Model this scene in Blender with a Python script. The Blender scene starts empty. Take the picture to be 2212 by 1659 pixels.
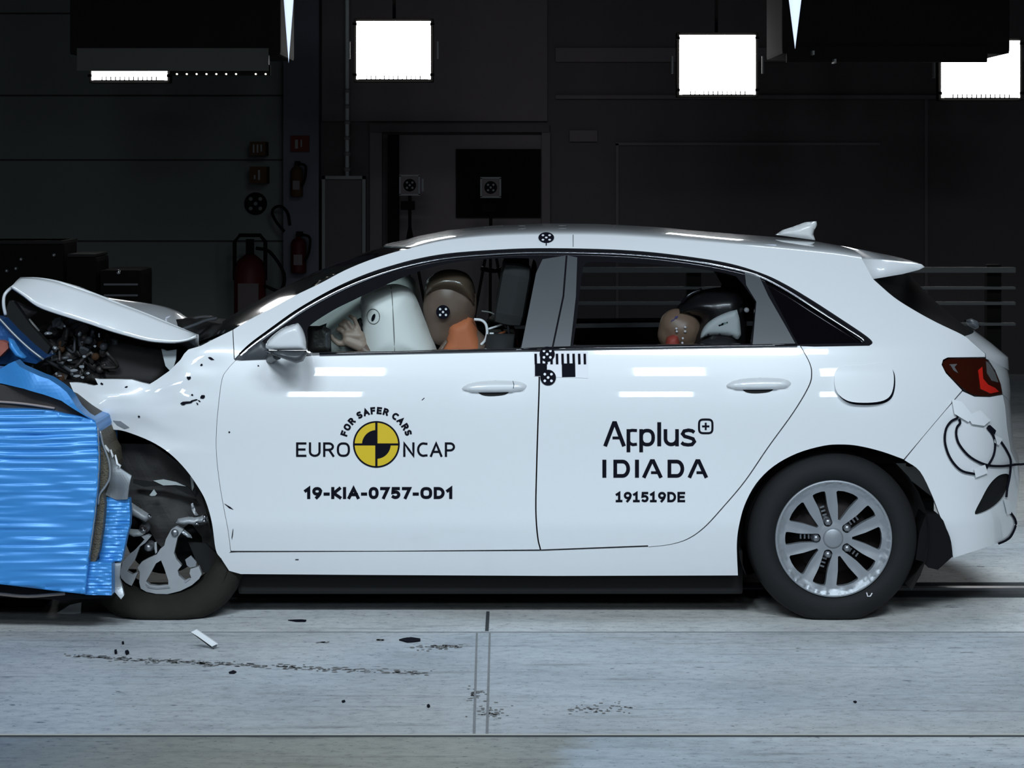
import bpy, bmesh, math, random
import numpy as np
from mathutils import Vector, Matrix, noise
from mathutils.geometry import delaunay_2d_cdt

random.seed(7)
SC = bpy.context.scene
COL = SC.collection

# ---------------------------------------------------------------- camera
CAM_D, CAM_H, PPM = 9.0, 1.65, 590.0          # distance to the car side, height, pixels per metre there
CX, HY = 1106.0, 370.0                        # principal column and horizon row of the 2212 x 1659 frame
cam = bpy.data.cameras.new('camera')
cam.sensor_width = 36.0
cam.lens = PPM * CAM_D / 2212 * 36
cam.shift_y = -(829.5 - HY) / 2212
cam.clip_end = 100
camo = bpy.data.objects.new('camera', cam)
camo.location = (0, -CAM_D, CAM_H)
camo.rotation_euler = (math.pi / 2, 0, 0)
COL.objects.link(camo)
SC.camera = camo

# ---------------------------------------------------------------- world, exposure
w = bpy.data.worlds.new('hall_ambient')
SC.world = w
w.use_nodes = True
bg = w.node_tree.nodes['Background']
bg.inputs[0].default_value = (0.55, 0.6, 0.7, 1)
bg.inputs[1].default_value = 0.004
vs = SC.view_settings
vs.view_transform = 'Standard'
vs.look = 'None'
vs.gamma = 1.0
vs.exposure = 0.0
vs.use_curve_mapping = False

# ---------------------------------------------------------------- lamps of the hall
COOL = (0.775, 0.90, 1.0)


def area(name, loc, target, sx, sy, power, spread=math.pi, color=COOL):
    l = bpy.data.lights.new(name, 'AREA')
    l.shape = 'RECTANGLE'
    l.size, l.size_y = sx, sy
    l.energy = power
    l.color = color
    l.spread = spread
    o = bpy.data.objects.new(name, l)
    o.location = loc
    d = Vector(target) - Vector(loc)
    o.rotation_euler = d.to_track_quat('-Z', 'Y').to_euler()
    COL.objects.link(o)
    return o


# bank of floodlight panels on the camera side of the track (they show as streaks on the doors)
FRONT_P = 7.5
for r_, (lx, lz) in enumerate(((0.0, 4.55), (-0.13, 2.75))):
    for k_ in range(4):
        X = -3.5 + 2.32 * k_ + lx
        area('flood_lamp', (X, -8.0, lz), (X * 0.5, 0.4, 0.55), 0.5, 0.42, FRONT_P, math.radians(120))
# overhead banks above the track
for X in (-1.9, 1.9):
    area('key_lamp', (X, -6.9, 5.6), (X * .8, -0.5, 0.5), 2.6, 0.8, 49, math.radians(66))
area('overhead_lamp', (2.8, 2.5, 5.6), (2.8, 1.7, 0), 2.4, 1.0, 30, math.radians(75))


# ---------------------------------------------------------------- materials
def mat(name, col, rough=0.5, metal=0.0, coat=0.0, var=0.06, scale=9.0, bump=0.0, bscale=60.0,
        emit=0.0, spec=0.5, trans=0.0, col2=None):
    m = bpy.data.materials.new(name)
    m.use_nodes = True
    nt = m.node_tree
    b = nt.nodes['Principled BSDF']
    tc = nt.nodes.new('ShaderNodeTexCoord')
    n = nt.nodes.new('ShaderNodeTexNoise')
    n.inputs['Scale'].default_value = scale
    n.inputs['Detail'].default_value = 5
    nt.links.new(tc.outputs['Object'], n.inputs['Vector'])
    mx = nt.nodes.new('ShaderNodeMix')
    mx.data_type = 'RGBA'
    c = (*col, 1)
    c2 = (*col2, 1) if col2 else (*[max(0, x * (1 - 2.2 * var)) for x in col], 1)
    mx.inputs[6].default_value = c
    mx.inputs[7].default_value = c2
    nt.links.new(n.outputs['Fac'], mx.inputs[0])
    nt.links.new(mx.outputs[2], b.inputs['Base Color'])
    b.inputs['Roughness'].default_value = rough
    b.inputs['Metallic'].default_value = metal
    b.inputs['Coat Weight'].default_value = coat
    b.inputs['Coat Roughness'].default_value = 0.03
    b.inputs['Specular IOR Level'].default_value = spec
    if bump:
        n2 = nt.nodes.new('ShaderNodeTexNoise')
        n2.inputs['Scale'].default_value = bscale
        n2.inputs['Detail'].default_value = 4
        nt.links.new(tc.outputs['Object'], n2.inputs['Vector'])
        bp = nt.nodes.new('ShaderNodeBump')
        bp.inputs['Strength'].default_value = bump
        bp.inputs['Distance'].default_value = 0.01
        nt.links.new(n2.outputs['Fac'], bp.inputs['Height'])
        nt.links.new(bp.outputs['Normal'], b.inputs['Normal'])
    if emit:
        b.inputs['Emission Color'].default_value = (*col, 1)
        b.inputs['Emission Strength'].default_value = emit
    return m


def glass(name, tint, gloss=0.04):
    m = bpy.data.materials.new(name)
    m.use_nodes = True
    nt = m.node_tree
    nt.nodes.remove(nt.nodes['Principled BSDF'])
    out = nt.nodes['Material Output']
    t = nt.nodes.new('ShaderNodeBsdfTransparent')
    t.inputs[0].default_value = (*tint, 1)
    g = nt.nodes.new('ShaderNodeBsdfGlossy')
    g.inputs['Roughness'].default_value = gloss
    g.inputs['Color'].default_value = (1, 1, 1, 1)
    f = nt.nodes.new('ShaderNodeFresnel')
    f.inputs[0].default_value = 1.45
    mx = nt.nodes.new('ShaderNodeMixShader')
    nt.links.new(f.outputs[0], mx.inputs[0])
    nt.links.new(t.outputs[0], mx.inputs[1])
    nt.links.new(g.outputs[0], mx.inputs[2])
    nt.links.new(mx.outputs[0], out.inputs['Surface'])
    return m


M = {}
M['paint'] = mat('white_car_paint', (0.80, 0.82, 0.84), 0.30, coat=1.0, var=0.01, scale=2)
M['black'] = mat('black_rubber', (0.012, 0.012, 0.014), 0.5)
M['gloss_black'] = mat('gloss_black_trim', (0.01, 0.01, 0.013), 0.12, coat=0.6)
M['satin'] = mat('satin_grey_trim', (0.062, 0.068, 0.076), 0.42)
M['chrome'] = mat('bright_trim', (0.62, 0.62, 0.66), 0.12, metal=1.0)
M['tyre'] = mat('tyre_rubber', (0.011, 0.011, 0.012), 0.75, bump=0.1, bscale=90, spec=.3)
M['alloy'] = mat('silver_alloy', (0.30, 0.32, 0.345), 0.42, metal=0.45)
M['alloy2'] = mat('brightened_alloy', (0.42, 0.44, 0.46), 0.5, metal=0.3, var=.1, scale=25)  # lighter copy of the silver alloy, light on the tilted front wheel painted in
M['rear_glass'] = mat('rear_glass', (0.004, 0.0035, 0.004), 0.4, spec=0.08)
M['flap'] = mat('mud_flap_rubber', (0.005, 0.005, 0.006), 0.85, spec=.15)
M['brake'] = mat('brake_iron', (0.06, 0.05, 0.05), 0.45, metal=0.6)
M['steel'] = mat('dull_steel', (0.30, 0.31, 0.33), 0.38, metal=0.85)
M['dark'] = mat('dark_plastic', (0.009, 0.009, 0.009), 0.75, spec=.25)
M['liner'] = mat('wheel_liner', (0.028, 0.026, 0.025), 0.7, bump=0.3, bscale=30)
M['engine'] = mat('engine_grime', (0.03, 0.026, 0.024), 0.5, bump=0.6, bscale=25, var=0.25)
M['glass'] = glass('clear_window_glass', (0.93, 0.97, 0.96))
M['screen'] = glass('windscreen_glass', (0.80, 0.86, 0.85), 0.05)
M['tint'] = glass('tinted_window_glass', (0.78, 0.79, 0.80), 0.04)
M['privacy'] = mat('privacy_glass', (0.004, 0.0035, 0.0045), 0.08, spec=0.2)
M['ink'] = mat('black_vinyl', (0.006, 0.006, 0.012), 0.8, spec=.08)
M['white_vinyl'] = mat('white_vinyl', (0.82, 0.82, 0.86), 0.5, var=0.02)
M['yellow'] = mat('yellow_vinyl', (0.72, 0.50, 0.012), 0.45, var=0.03)
M['tail'] = mat('red_lens', (0.035, 0.006, 0.003), 0.08, coat=1.0)
M['tail_red'] = mat('bright_red_lens', (0.62, 0.02, 0.012), 0.15, coat=1.0)
M['smoke_lens'] = mat('smoked_lens', (0.12, 0.12, 0.12), 0.2, coat=1.0)
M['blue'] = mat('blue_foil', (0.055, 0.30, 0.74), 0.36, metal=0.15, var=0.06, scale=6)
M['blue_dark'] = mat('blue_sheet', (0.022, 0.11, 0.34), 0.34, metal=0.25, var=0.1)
M['core'] = mat('honeycomb_core', (0.20, 0.17, 0.12), 0.55, metal=0.3, bump=1.0, bscale=160, var=0.3, scale=60)
M['foil'] = mat('torn_aluminium', (0.40, 0.43, 0.46), 0.4, metal=0.6, var=0.12)
M['bag'] = mat('airbag_fabric', (0.90, 0.90, 0.88), 0.8, bump=0.05, bscale=300, var=0.03)
M['bag_far'] = mat('curtain_fabric', (0.86, 0.91, 0.86), 0.8, var=0.04)
M['skin'] = mat('dummy_vinyl', (0.15, 0.098, 0.075), 0.45, var=0.05)
M['cap'] = mat('dummy_scalp', (0.10, 0.07, 0.05), 0.25, coat=0.4, var=0.15)
M['orange'] = mat('orange_cloth', (0.55, 0.16, 0.065), 0.7, bump=0.1)
M['hand'] = mat('dummy_hand_vinyl', (0.34, 0.25, 0.2), 0.5, var=0.1)
M['seat'] = mat('seat_fabric', (0.016, 0.016, 0.018), 0.8, bump=0.1, bscale=200)
M['concrete_block'] = mat('concrete_block', (0.3, 0.3, 0.29), 0.9, bump=0.2)
M['red'] = mat('extinguisher_red', (0.055, 0.006, 0.006), 0.6, spec=.2)
M['red_sign'] = mat('red_sign_paint', (0.10, 0.02, 0.018), 0.7, spec=.1)
M['brown_sign'] = mat('brown_sign_paint', (0.055, 0.028, 0.015), 0.7, spec=.1)
M['frame'] = mat('dim_grey_frame', (0.16, 0.16, 0.155), 0.6)
M['navy'] = mat('navy_column_paint', (0.028, 0.03, 0.055), 0.5)
M['wall_pale'] = mat('pale_wall_panel', (0.125, 0.135, 0.128), 0.85, var=0.05, scale=1.2)
M['wall_mauve'] = mat('dim_mauve_wall', (0.135, 0.105, 0.108), 0.85, var=0.06, scale=1.5)
M['wall_dark'] = mat('dark_wall_paint', (0.085, 0.07, 0.072), 0.85, var=0.1, scale=1.5)
M['ceil'] = mat('dark_ceiling_paint', (0.02, 0.02, 0.02), 0.9)
M['rig'] = mat('black_rig', (0.005, 0.0045, 0.004), 0.85, spec=.1)
M['lamp'] = mat('lit_panel', (1.0, 1.0, 1.0), 0.5, emit=14.0, var=0.0)
M['led'] = mat('lit_dot', (1.0, 0.95, 0.85), 0.5, emit=1.2, var=0.0)
M['spike'] = mat('lit_rod', (0.62, 0.74, 1.0), 0.5, emit=1.1, var=0.0)
M['white_tape'] = mat('white_tape', (0.84, 0.86, 0.88), 0.45, var=0.02)
M['rubble'] = mat('torn_grey_plastic', (0.42, 0.46, 0.46), 0.4)


# ---------------------------------------------------------------- mesh helpers
def P(px, py, y=0.0):
    """Point of the place that stands on the vertical plane at depth y and is seen at (px, py)."""
    d = (CAM_D + y) / CAM_D
    return Vector(((px - CX) / PPM * d, y, CAM_H - (py - HY) / PPM * d))


def link(name, me, m=None, parent=None, loc=None):
    o = bpy.data.objects.new(name, me)
    COL.objects.link(o)
    if m is not None:
        for k in (m if isinstance(m, (list, tuple)) else [m]):
            me.materials.append(M[k] if isinstance(k, str) else k)
    if parent is not None:
        o.parent = parent
    if loc is not None:
        o.location = loc
    return o


def mesh(name, vs_, fs_, m, parent=None, smooth=True, mi=None):
    me = bpy.data.meshes.new(name)
    me.from_pydata([tuple(v) for v in vs_], [], [tuple(f) for f in fs_])
    if smooth:
        me.polygons.foreach_set('use_smooth', [True] * len(me.polygons))
    if mi is not None:
        me.polygons.foreach_set('material_index', mi)
    me.update()
    return link(name, me, m, parent)


def bm_obj(name, bm, m, parent=None, smooth=False, loc=None):
    bmesh.ops.recalc_face_normals(bm, faces=bm.faces)
    me = bpy.data.meshes.new(name)
    bm.to_mesh(me)
    bm.free()
    if smooth:
        me.polygons.foreach_set('use_smooth', [True] * len(me.polygons))
    return link(name, me, m, parent, loc)


def thing(name, label, cat, loc=(0, 0, 0), group=None):
    o = bpy.data.objects.new(name, None)
    o.empty_display_size = 0.1
    COL.objects.link(o)
    o.location = loc
    return tag(o, label, cat, group)


def tag(o, label, cat, group=None):
    o['label'] = label
    o['category'] = cat
    if group:
        o['group'] = group
    return o


def structure(o, label=None):
    o['kind'] = 'structure'
    if label:
        o['label'] = label
    return o


def cr(pts, n=6, closed=False):
    """Catmull-Rom through the points (2-D or 3-D tuples)."""
    p = [np.array(q, float) for q in pts]
    L = len(p)
    out = []
    for i in range(L if closed else L - 1):
        a = p[(i - 1) % L] if closed or i > 0 else 2 * p[0] - p[1]
        b, c = p[i], p[(i + 1) % L]
        d = p[(i + 2) % L] if closed or i + 2 < L else 2 * p[-1] - p[-2]
        for k in range(n):
            t = k / n
            out.append(0.5 * ((2 * b) + (c - a) * t + (2 * a - 5 * b + 4 * c - d) * t * t + (3 * b - a - 3 * c + d) * t ** 3))
    if not closed:
        out.append(p[-1])
    return [tuple(q) for q in out]


def join(*segs):
    out = []
    for s in segs:
        for q in s:
            if not out or (abs(out[-1][0] - q[0]) + abs(out[-1][1] - q[1])) > 1e-6:
                out.append((q[0], q[1]))
    if abs(out[0][0] - out[-1][0]) + abs(out[0][1] - out[-1][1]) < 1e-6:
        out.pop()
    return out


def resample(poly, step):
    out = []
    n = len(poly)
    for i in range(n):
        a, b = np.array(poly[i]), np.array(poly[(i + 1) % n])
        k = max(1, int(math.ceil(np.linalg.norm(b - a) / step)))
        for j in range(k):
            out.append(tuple(a + (b - a) * j / k))
    # drop points closer than a quarter step to their predecessor
    res = [out[0]]
    for q in out[1:]:
        if math.hypot(q[0] - res[-1][0], q[1] - res[-1][1]) > 0.12 * step:
            res.append(q)
    if math.hypot(res[0][0] - res[-1][0], res[0][1] - res[-1][1]) < 0.1 * step:
        res.pop()
    return res


def inside(poly, pts):
    p = np.asarray(poly)
    x, y = pts[:, 0], pts[:, 1]
    c = np.zeros(len(pts), bool)
    j = len(p) - 1
    for i in range(len(p)):
        xi, yi = p[i]
        xj, yj = p[j]
        if yi != yj:
            t = ((yi > y) != (yj > y)) & (x < (xj - xi) * (y - yi) / (yj - yi) + xi)
            c ^= t
        j = i
    return c


def fill(outline, step, holes=()):
    """Even triangulation of a flat outline: (points Nx2, triangles, distance of each point to the rim)."""
    loops = [resample(outline, step)] + [resample(h, step) for h in holes]
    vs2, es = [], []
    for lp in loops:
        b = len(vs2)
        vs2 += lp
        es += [(b + i, b + (i + 1) % len(lp)) for i in range(len(lp))]
    rim = np.array(vs2)
    lo, hi = rim.min(0), rim.max(0)
    g = []
    yy = lo[1] + step * 0.4
    r = 0
    while yy < hi[1]:
        xs = np.arange(lo[0] + (0.25 + 0.5 * (r % 2)) * step, hi[0], step)
        g += [(x, yy) for x in xs]
        yy += step * 0.866
        r += 1
    if g:
        g = np.array(g)
        ok = inside(loops[0], g)
        for h in loops[1:]:
            ok &= ~inside(h, g)
        g = g[ok]
        if len(g):
            d = np.sqrt(((g[:, None, :] - rim[None, :, :]) ** 2).sum(2)).min(1)
            g = g[d > 0.55 * step]
            vs2 = vs2 + [tuple(q) for q in g]
    o = delaunay_2d_cdt([Vector(q) for q in vs2], es, [], 0, 1e-7)
    pts = np.array([(v.x, v.y) for v in o[0]])
    tri = [tuple(f) for f in o[2]]
    cen = np.array([pts[list(f)].mean(0) for f in tri])
    ok = inside(loops[0], cen)
    for h in loops[1:]:
        ok &= ~inside(h, cen)
    tri = [t for t, k in zip(tri, ok) if k]

    def thin(t):
        a, b, c = pts[t[0]], pts[t[1]], pts[t[2]]
        ar = abs((b[0] - a[0]) * (c[1] - a[1]) - (b[1] - a[1]) * (c[0] - a[0]))
        L_ = max(np.linalg.norm(b - a), np.linalg.norm(c - b), np.linalg.norm(a - c))
        return ar / L_ < .05 * L_
    tri = [t for t in tri if not thin(t)]
    d = np.sqrt(((pts[:, None, :] - rim[None, :, :]) ** 2).sum(2)).min(1)
    return pts, tri, d


def rim_edges(tri):
    cnt = {}
    for t in tri:
        for i in range(3):
            a, b = t[i], t[(i + 1) % 3]
            k = (min(a, b), max(a, b))
            cnt[k] = (a, b) if k not in cnt else None
    return [v for v in cnt.values() if v]


def panel(name, outline, m, parent, step=14, flange=0.02, surf=None, holes=(), roll=0.0):
    """Sheet-metal panel: filled outline carried onto a surface, with a folded edge going inward."""
    surf = surf or S
    pts, tri, d = fill(outline, step, holes)
    vs_ = [Vector(surf(*q)) for q in pts]
    # all triangles face the camera side (-y)
    fs_ = []
    for t in tri:
        a, b, c = (vs_[i] for i in t)
        fs_.append(t if (b - a).cross(c - a).y < 0 else (t[0], t[2], t[1]))
    if roll:
        for i in range(len(vs_)):
            if d[i] < 1e-6:
                vs_[i] = vs_[i] + Vector((0, roll, 0))
    base = len(vs_)
    idx = {}
    for a, b in rim_edges(fs_):
        for k in (a, b):
            if k not in idx:
                idx[k] = len(vs_)
                vs_.append(vs_[k].copy())
                vs_.append(vs_[k] + Vector((0, flange, 0)))
        fs_.append((idx[b], idx[a], idx[a] + 1, idx[b] + 1))
    return mesh(name, vs_, fs_, m, parent)


def puff(name, outline, m, parent, y, front, back, R, step=8, flat=None):
    """Rounded solid whose outline is filled and swollen to both sides of the plane at depth y."""
    pts, tri, d = fill(outline, step)
    h = np.sqrt(np.clip(1 - (1 - np.clip(d / R, 0, 1)) ** 2, 0, 1))
    n = len(pts)
    yy = (lambda q: y(*q)) if callable(y) else (lambda q: y)
    vs_ = [P(q[0], q[1], yy(q)) for q in pts]
    f_ = [v + Vector((0, -front * h[i], 0)) for i, v in enumerate(vs_)]
    b_ = [v + Vector((0, back * h[i], 0)) for i, v in enumerate(vs_)]
    fs_ = []
    for t in tri:
        a, b, c = (vs_[i] for i in t)
        t = t if (b - a).cross(c - a).y < 0 else (t[0], t[2], t[1])
        fs_.append(t)
        fs_.append(tuple((i if d[i] < 1e-6 else i + n) for i in (t[0], t[2], t[1])))
    return mesh(name, f_ + b_, fs_, m, parent)


def slab(name, outline, m, parent, y, thick, step=30, surf=None, holes=()):
    """Flat solid of real thickness standing at depth y (its front face)."""
    sf = surf or (lambda a, b: P(a, b, y))
    pts, tri, d = fill(outline, step, holes)
    v = [Vector(sf(*q)) for q in pts]
    fs_ = []
    for t in tri:
        a, b, c = (v[i] for i in t)
        fs_.append(t if (b - a).cross(c - a).y < 0 else (t[0], t[2], t[1]))
    n = len(v)
    v2 = v + [q + Vector((0, thick, 0)) for q in v]
    rim = rim_edges(fs_)
    back = [(c + n, b + n, a + n) for a, b, c in fs_]
    side = [(b, a, a + n, b + n) for a, b in rim]
    return mesh(name, v2, fs_ + back + side, m, parent, smooth=False)


def tube(name, pts, r, m, parent=None, n=8, sm=4, taper=None):
    q = cr(pts, sm) if sm > 1 and len(pts) > 2 else [tuple(p) for p in pts]
    q = [Vector(p) for p in q]
    vs_, fs_ = [], []
    up = Vector((0.12, 0.31, 0.94)).normalized()
    L = len(q)
    for i, p in enumerate(q):
        t = (q[min(i + 1, L - 1)] - q[max(i - 1, 0)])
        t = t.normalized() if t.length > 1e-9 else Vector((1, 0, 0))
        a = t.cross(up)
        a = a.normalized() if a.length > 1e-4 else Vector((1, 0, 0))
        b = t.cross(a)
        rr = r if taper is None else r * (1 + (taper - 1) * i / (L - 1))
        for k in range(n):
            an = 2 * math.pi * k / n
            vs_.append(p + (a * math.cos(an) + b * math.sin(an)) * rr)
    for i in range(L - 1):
        for k in range(n):
            k2 = (k + 1) % n
            fs_.append((i * n + k, i * n + k2, (i + 1) * n + k2, (i + 1) * n + k))
    fs_.append(tuple(range(n))[::-1])
    fs_.append(tuple((L - 1) * n + k for k in range(n)))
    return mesh(name, vs_, fs_, m, parent)


def box(name, x0, x1, y0, y1, z0, z1, m, parent=None, bevel=0.0):
    bm = bmesh.new()
    bmesh.ops.create_cube(bm, size=1)
    for v in bm.verts:
        v.co = Vector(((x0 + x1) / 2 + v.co.x * (x1 - x0), (y0 + y1) / 2 + v.co.y * (y1 - y0), (z0 + z1) / 2 + v.co.z * (z1 - z0)))
    if bevel:
        bmesh.ops.bevel(bm, geom=list(bm.edges), offset=bevel, segments=2, affect='EDGES', profile=0.7)
    return bm_obj(name, bm, m, parent)


def lathe(name, prof, m, parent, c, axis='Y', n=48, fn=None, a0=0.0, a1=2 * math.pi):
    """prof = [(radius, along-axis)], turned about an axis through c."""
    full = abs(a1 - a0 - 2 * math.pi) < 1e-6
    na = n if full else n + 1
    vs_, fs_ = [], []
    c = Vector(c)
    for i in range(na):
        a = a0 + (a1 - a0) * i / n
        for r, h in prof:
            if axis == 'Y':
                v = Vector((r * math.cos(a), h, r * math.sin(a)))
            else:
                v = Vector((r * math.cos(a), r * math.sin(a), h))
            v = v + c
            vs_.append(fn(v) if fn else v)
    k = len(prof)
    for i in range(n):
        j = (i + 1) % na
        for q in range(k - 1):
            fs_.append((i * k + q, i * k + q + 1, j * k + q + 1, j * k + q) if axis == 'Y' else (i * k + q, j * k + q, j * k + q + 1, i * k + q + 1))
    return mesh(name, vs_, fs_, m, parent)


def blob(name, caps, m, parent=None, voxel=0.014, smooth=4):
    """One continuous body grown from tapering capsules (p0, r0, p1, r1)."""
    bm = bmesh.new()
    for p0, r0, p1, r1 in caps:
        p0, p1 = Vector(p0), Vector(p1)
        N = max(2, int((p1 - p0).length / max(0.3 * min(r0, r1), 0.004)))
        for i in range(N + 1):
            t = i / N
            mtx = Matrix.Translation(p0.lerp(p1, t)) @ Matrix.Scale(r0 + (r1 - r0) * t, 4)
            bmesh.ops.create_icosphere(bm, subdivisions=2, radius=1, matrix=mtx)
    me = bpy.data.meshes.new(name)
    bm.to_mesh(me)
    bm.free()
    o = link(name, me, None, None)
    r = o.modifiers.new('r', 'REMESH')
    r.mode = 'VOXEL'
    r.voxel_size = voxel
    s = o.modifiers.new('s', 'SMOOTH')
    s.iterations = smooth
    s.factor = 0.5
    dg = bpy.context.evaluated_depsgraph_get()
    me2 = bpy.data.meshes.new_from_object(o.evaluated_get(dg))
    bpy.data.objects.remove(o)
    bpy.data.meshes.remove(me)
    me2.name = name
    me2.materials.clear()
    me2.polygons.foreach_set('use_smooth', [True] * len(me2.polygons))
    return link(name, me2, m, parent)


def mirror_copy(o, yc=0.9):
    """The same part on the far side of the car."""
    me = o.data.copy()
    n = len(me.vertices)
    co = np.empty(n * 3)
    me.vertices.foreach_get('co', co)
    co[1::3] = 2 * yc - co[1::3]
    me.vertices.foreach_set('co', co)
    me.flip_normals()
    me.update()
    c = bpy.data.objects.new(o.name.split('.')[0], me)
    COL.objects.link(c)
    c.parent = o.parent
    return c


# ================================================================ the hall
FL = 0.0


def floor_material():
    m = bpy.data.materials.new('painted_concrete_floor')
    m.use_nodes = True
    nt = m.node_tree
    b = nt.nodes['Principled BSDF']
    N, L = nt.nodes.new, nt.links.new
    tc = N('ShaderNodeTexCoord')

    def noise_(scale, detail=6, stretch=None, rough=0.6):
        mp = N('ShaderNodeMapping')
        if stretch:
            mp.inputs['Scale'].default_value = stretch
        L(tc.outputs['Object'], mp.inputs['Vector'])
        n = N('ShaderNodeTexNoise')
        n.inputs['Scale'].default_value = scale
        n.inputs['Detail'].default_value = detail
        n.inputs['Roughness'].default_value = rough
        L(mp.outputs[0], n.inputs['Vector'])
        return n.outputs['Fac']

    def ramp(src, stops):
        r = N('ShaderNodeValToRGB')
        e = r.color_ramp.elements
        e[0].position, e[0].color = stops[0][0], (*stops[0][1], 1)
        e[1].position, e[1].color = stops[-1][0], (*stops[-1][1], 1)
        for p, c in stops[1:-1]:
            q = e.new(p)
            q.color = (*c, 1)
        L(src, r.inputs[0])
        return r.outputs[0]

    def mul(a, bb, f=1.0):
        x = N('ShaderNodeMix')
        x.data_type = 'RGBA'
        x.blend_type = 'MULTIPLY'
        x.inputs[0].default_value = f
        L(a, x.inputs[6])
        L(bb, x.inputs[7])
        return x.outputs[2]
    base = ramp(noise_(0.9, 5, (1, 1.6, 1)), [(0.3, (0.40, 0.425, 0.445)), (0.5, (0.50, 0.525, 0.545)), (0.7, (0.58, 0.60, 0.615))])
    fine = ramp(noise_(16, 10, (1, 1.7, 1), 0.8), [(0.34, (0.50, 0.51, 0.53)), (0.44, (0.88, 0.89, 0.90)), (0.54, (1.04, 1.04, 1.04)), (0.70, (1.12, 1.12, 1.12))])
    speck = ramp(noise_(34, 4, (1, 1.8, 1), 0.7), [(0.345, (0.30, 0.31, 0.33)), (0.385, (1, 1, 1)), (0.6, (1, 1, 1))])
    spots = ramp(noise_(7.5, 3, (1, 2.5, 1), 0.5), [(0.275, (0.25, 0.26, 0.28)), (0.29, (1, 1, 1)), (0.6, (1, 1, 1))])
    streak = ramp(noise_(3.2, 6, (0.35, 5, 1), 0.7), [(0.34, (0.66, 0.66, 0.66)), (0.45, (1, 1, 1)), (0.7, (1, 1, 1))])
    tint = ramp(noise_(0.45, 2), [(0.38, (1.03, .985, .93)), (0.5, (1, 1, 1)), (0.62, (.95, .985, 1.03))])
    blot = ramp(noise_(1.7, 6, (1, 2, 1), .65), [(0.30, (.80, .80, .80)), (0.45, (1, 1, 1)), (0.7, (1.05, 1.05, 1.05))])
    col = mul(mul(mul(mul(mul(mul(base, fine), speck), spots), streak), tint), blot)
    # slabs of the hall floor carry different old paint: ramp along x for the slab nearest the camera, paler track slab
    sp = N('ShaderNodeSeparateXYZ')
    L(tc.outputs['Object'], sp.inputs[0])

    def math_(op, a, v=None, bb=None):
        q = N('ShaderNodeMath')
        q.operation = op
        L(a, q.inputs[0])
        if bb is not None:
            L(bb, q.inputs[1])
        elif v is not None:
            q.inputs[1].default_value = v
        return q.outputs[0]
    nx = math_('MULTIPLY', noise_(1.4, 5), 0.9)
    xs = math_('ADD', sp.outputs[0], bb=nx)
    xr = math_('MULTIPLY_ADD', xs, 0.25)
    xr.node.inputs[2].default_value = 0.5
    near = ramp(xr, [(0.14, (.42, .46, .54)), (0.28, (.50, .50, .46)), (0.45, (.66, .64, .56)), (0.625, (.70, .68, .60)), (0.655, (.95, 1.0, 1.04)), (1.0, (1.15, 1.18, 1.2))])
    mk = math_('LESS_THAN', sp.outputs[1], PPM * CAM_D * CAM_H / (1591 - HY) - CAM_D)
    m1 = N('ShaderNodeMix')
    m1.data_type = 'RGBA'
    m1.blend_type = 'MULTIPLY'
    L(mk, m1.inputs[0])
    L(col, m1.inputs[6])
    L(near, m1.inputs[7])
    mk2 = math_('GREATER_THAN', sp.outputs[1], PPM * CAM_D * CAM_H / (1366 - HY) - CAM_D)
    m2 = N('ShaderNodeMix')
    m2.data_type = 'RGBA'
    m2.blend_type = 'MULTIPLY'
    m2.inputs[7].default_value = (1.22, 1.20, 1.16, 1)
    L(mk2, m2.inputs[0])
    L(m1.outputs[2], m2.inputs[6])
    col = m2.outputs[2]
    L(col, b.inputs['Base Color'])
    b.inputs['Roughness'].default_value = 0.55
    bp = N('ShaderNodeBump')
    bp.inputs['Strength'].default_value = 0.25
    bp.inputs['Distance'].default_value = 0.004
    L(noise_(40, 6), bp.inputs['Height'])
    L(bp.outputs[0], b.inputs['Normal'])
    return m


M['floor'] = floor_material()
M['floor_line'] = mat('floor_joint', (0.045, 0.05, 0.055), 0.9)
M['floor_edge'] = mat('floor_joint_edge', (0.62, 0.62, 0.57), 0.7)
M['soot'] = mat('tyre_soot', (0.10, 0.10, 0.105), 0.9, var=0.3, scale=30)


def ground(py):
    """distance y of the floor point seen on row py"""
    return PPM * CAM_D * CAM_H / (py - HY) - CAM_D


def G(px, py, z=0.0):
    d = PPM * CAM_D * (CAM_H - z) / (py - HY)
    return Vector(((px - CX) * d / (PPM * CAM_D), d - CAM_D, z))


structure(box('floor', -9, 9, -12.5, 11.2, -0.3, 0, 'floor'))
structure(box('ceiling', -9, 9, -12.5, 11.2, 7.0, 7.2, 'ceil'))
structure(box('wall_back', -9, 9, 11.0, 11.2, 0, 7, 'wall_dark'))
structure(box('wall_left', -9.2, -9, -12.5, 11.2, 0, 7, 'wall_dark'))
structure(box('wall_right', 9, 9.2, -12.5, 11.2, 0, 7, 'wall_dark'))
structure(box('wall_front', -9, 9, -12.7, -12.5, 0, 7, 'wall_dark'))

# joints cut along and across the test track
tn = 0


def trim(x0, x1, y0, y1, z0, z1, m):
    global tn
    tn += 1
    return structure(box('trim_%d' % tn, x0, x1, y0, y1, z0, z1, m))


yj = ground(1591)
trim(-6, 6, yj - 0.006, yj + 0.008, -0.01, 0.0022, 'floor_line')
trim(-6, 6, yj + 0.012, yj + 0.026, -0.01, 0.0020, 'floor_edge')
yj2 = ground(1366)
trim(-6, 6, yj2 - 0.004, yj2 + 0.002, -0.01, 0.0020, mat('thin_joint', (.2, .21, .22), .9))
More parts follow.
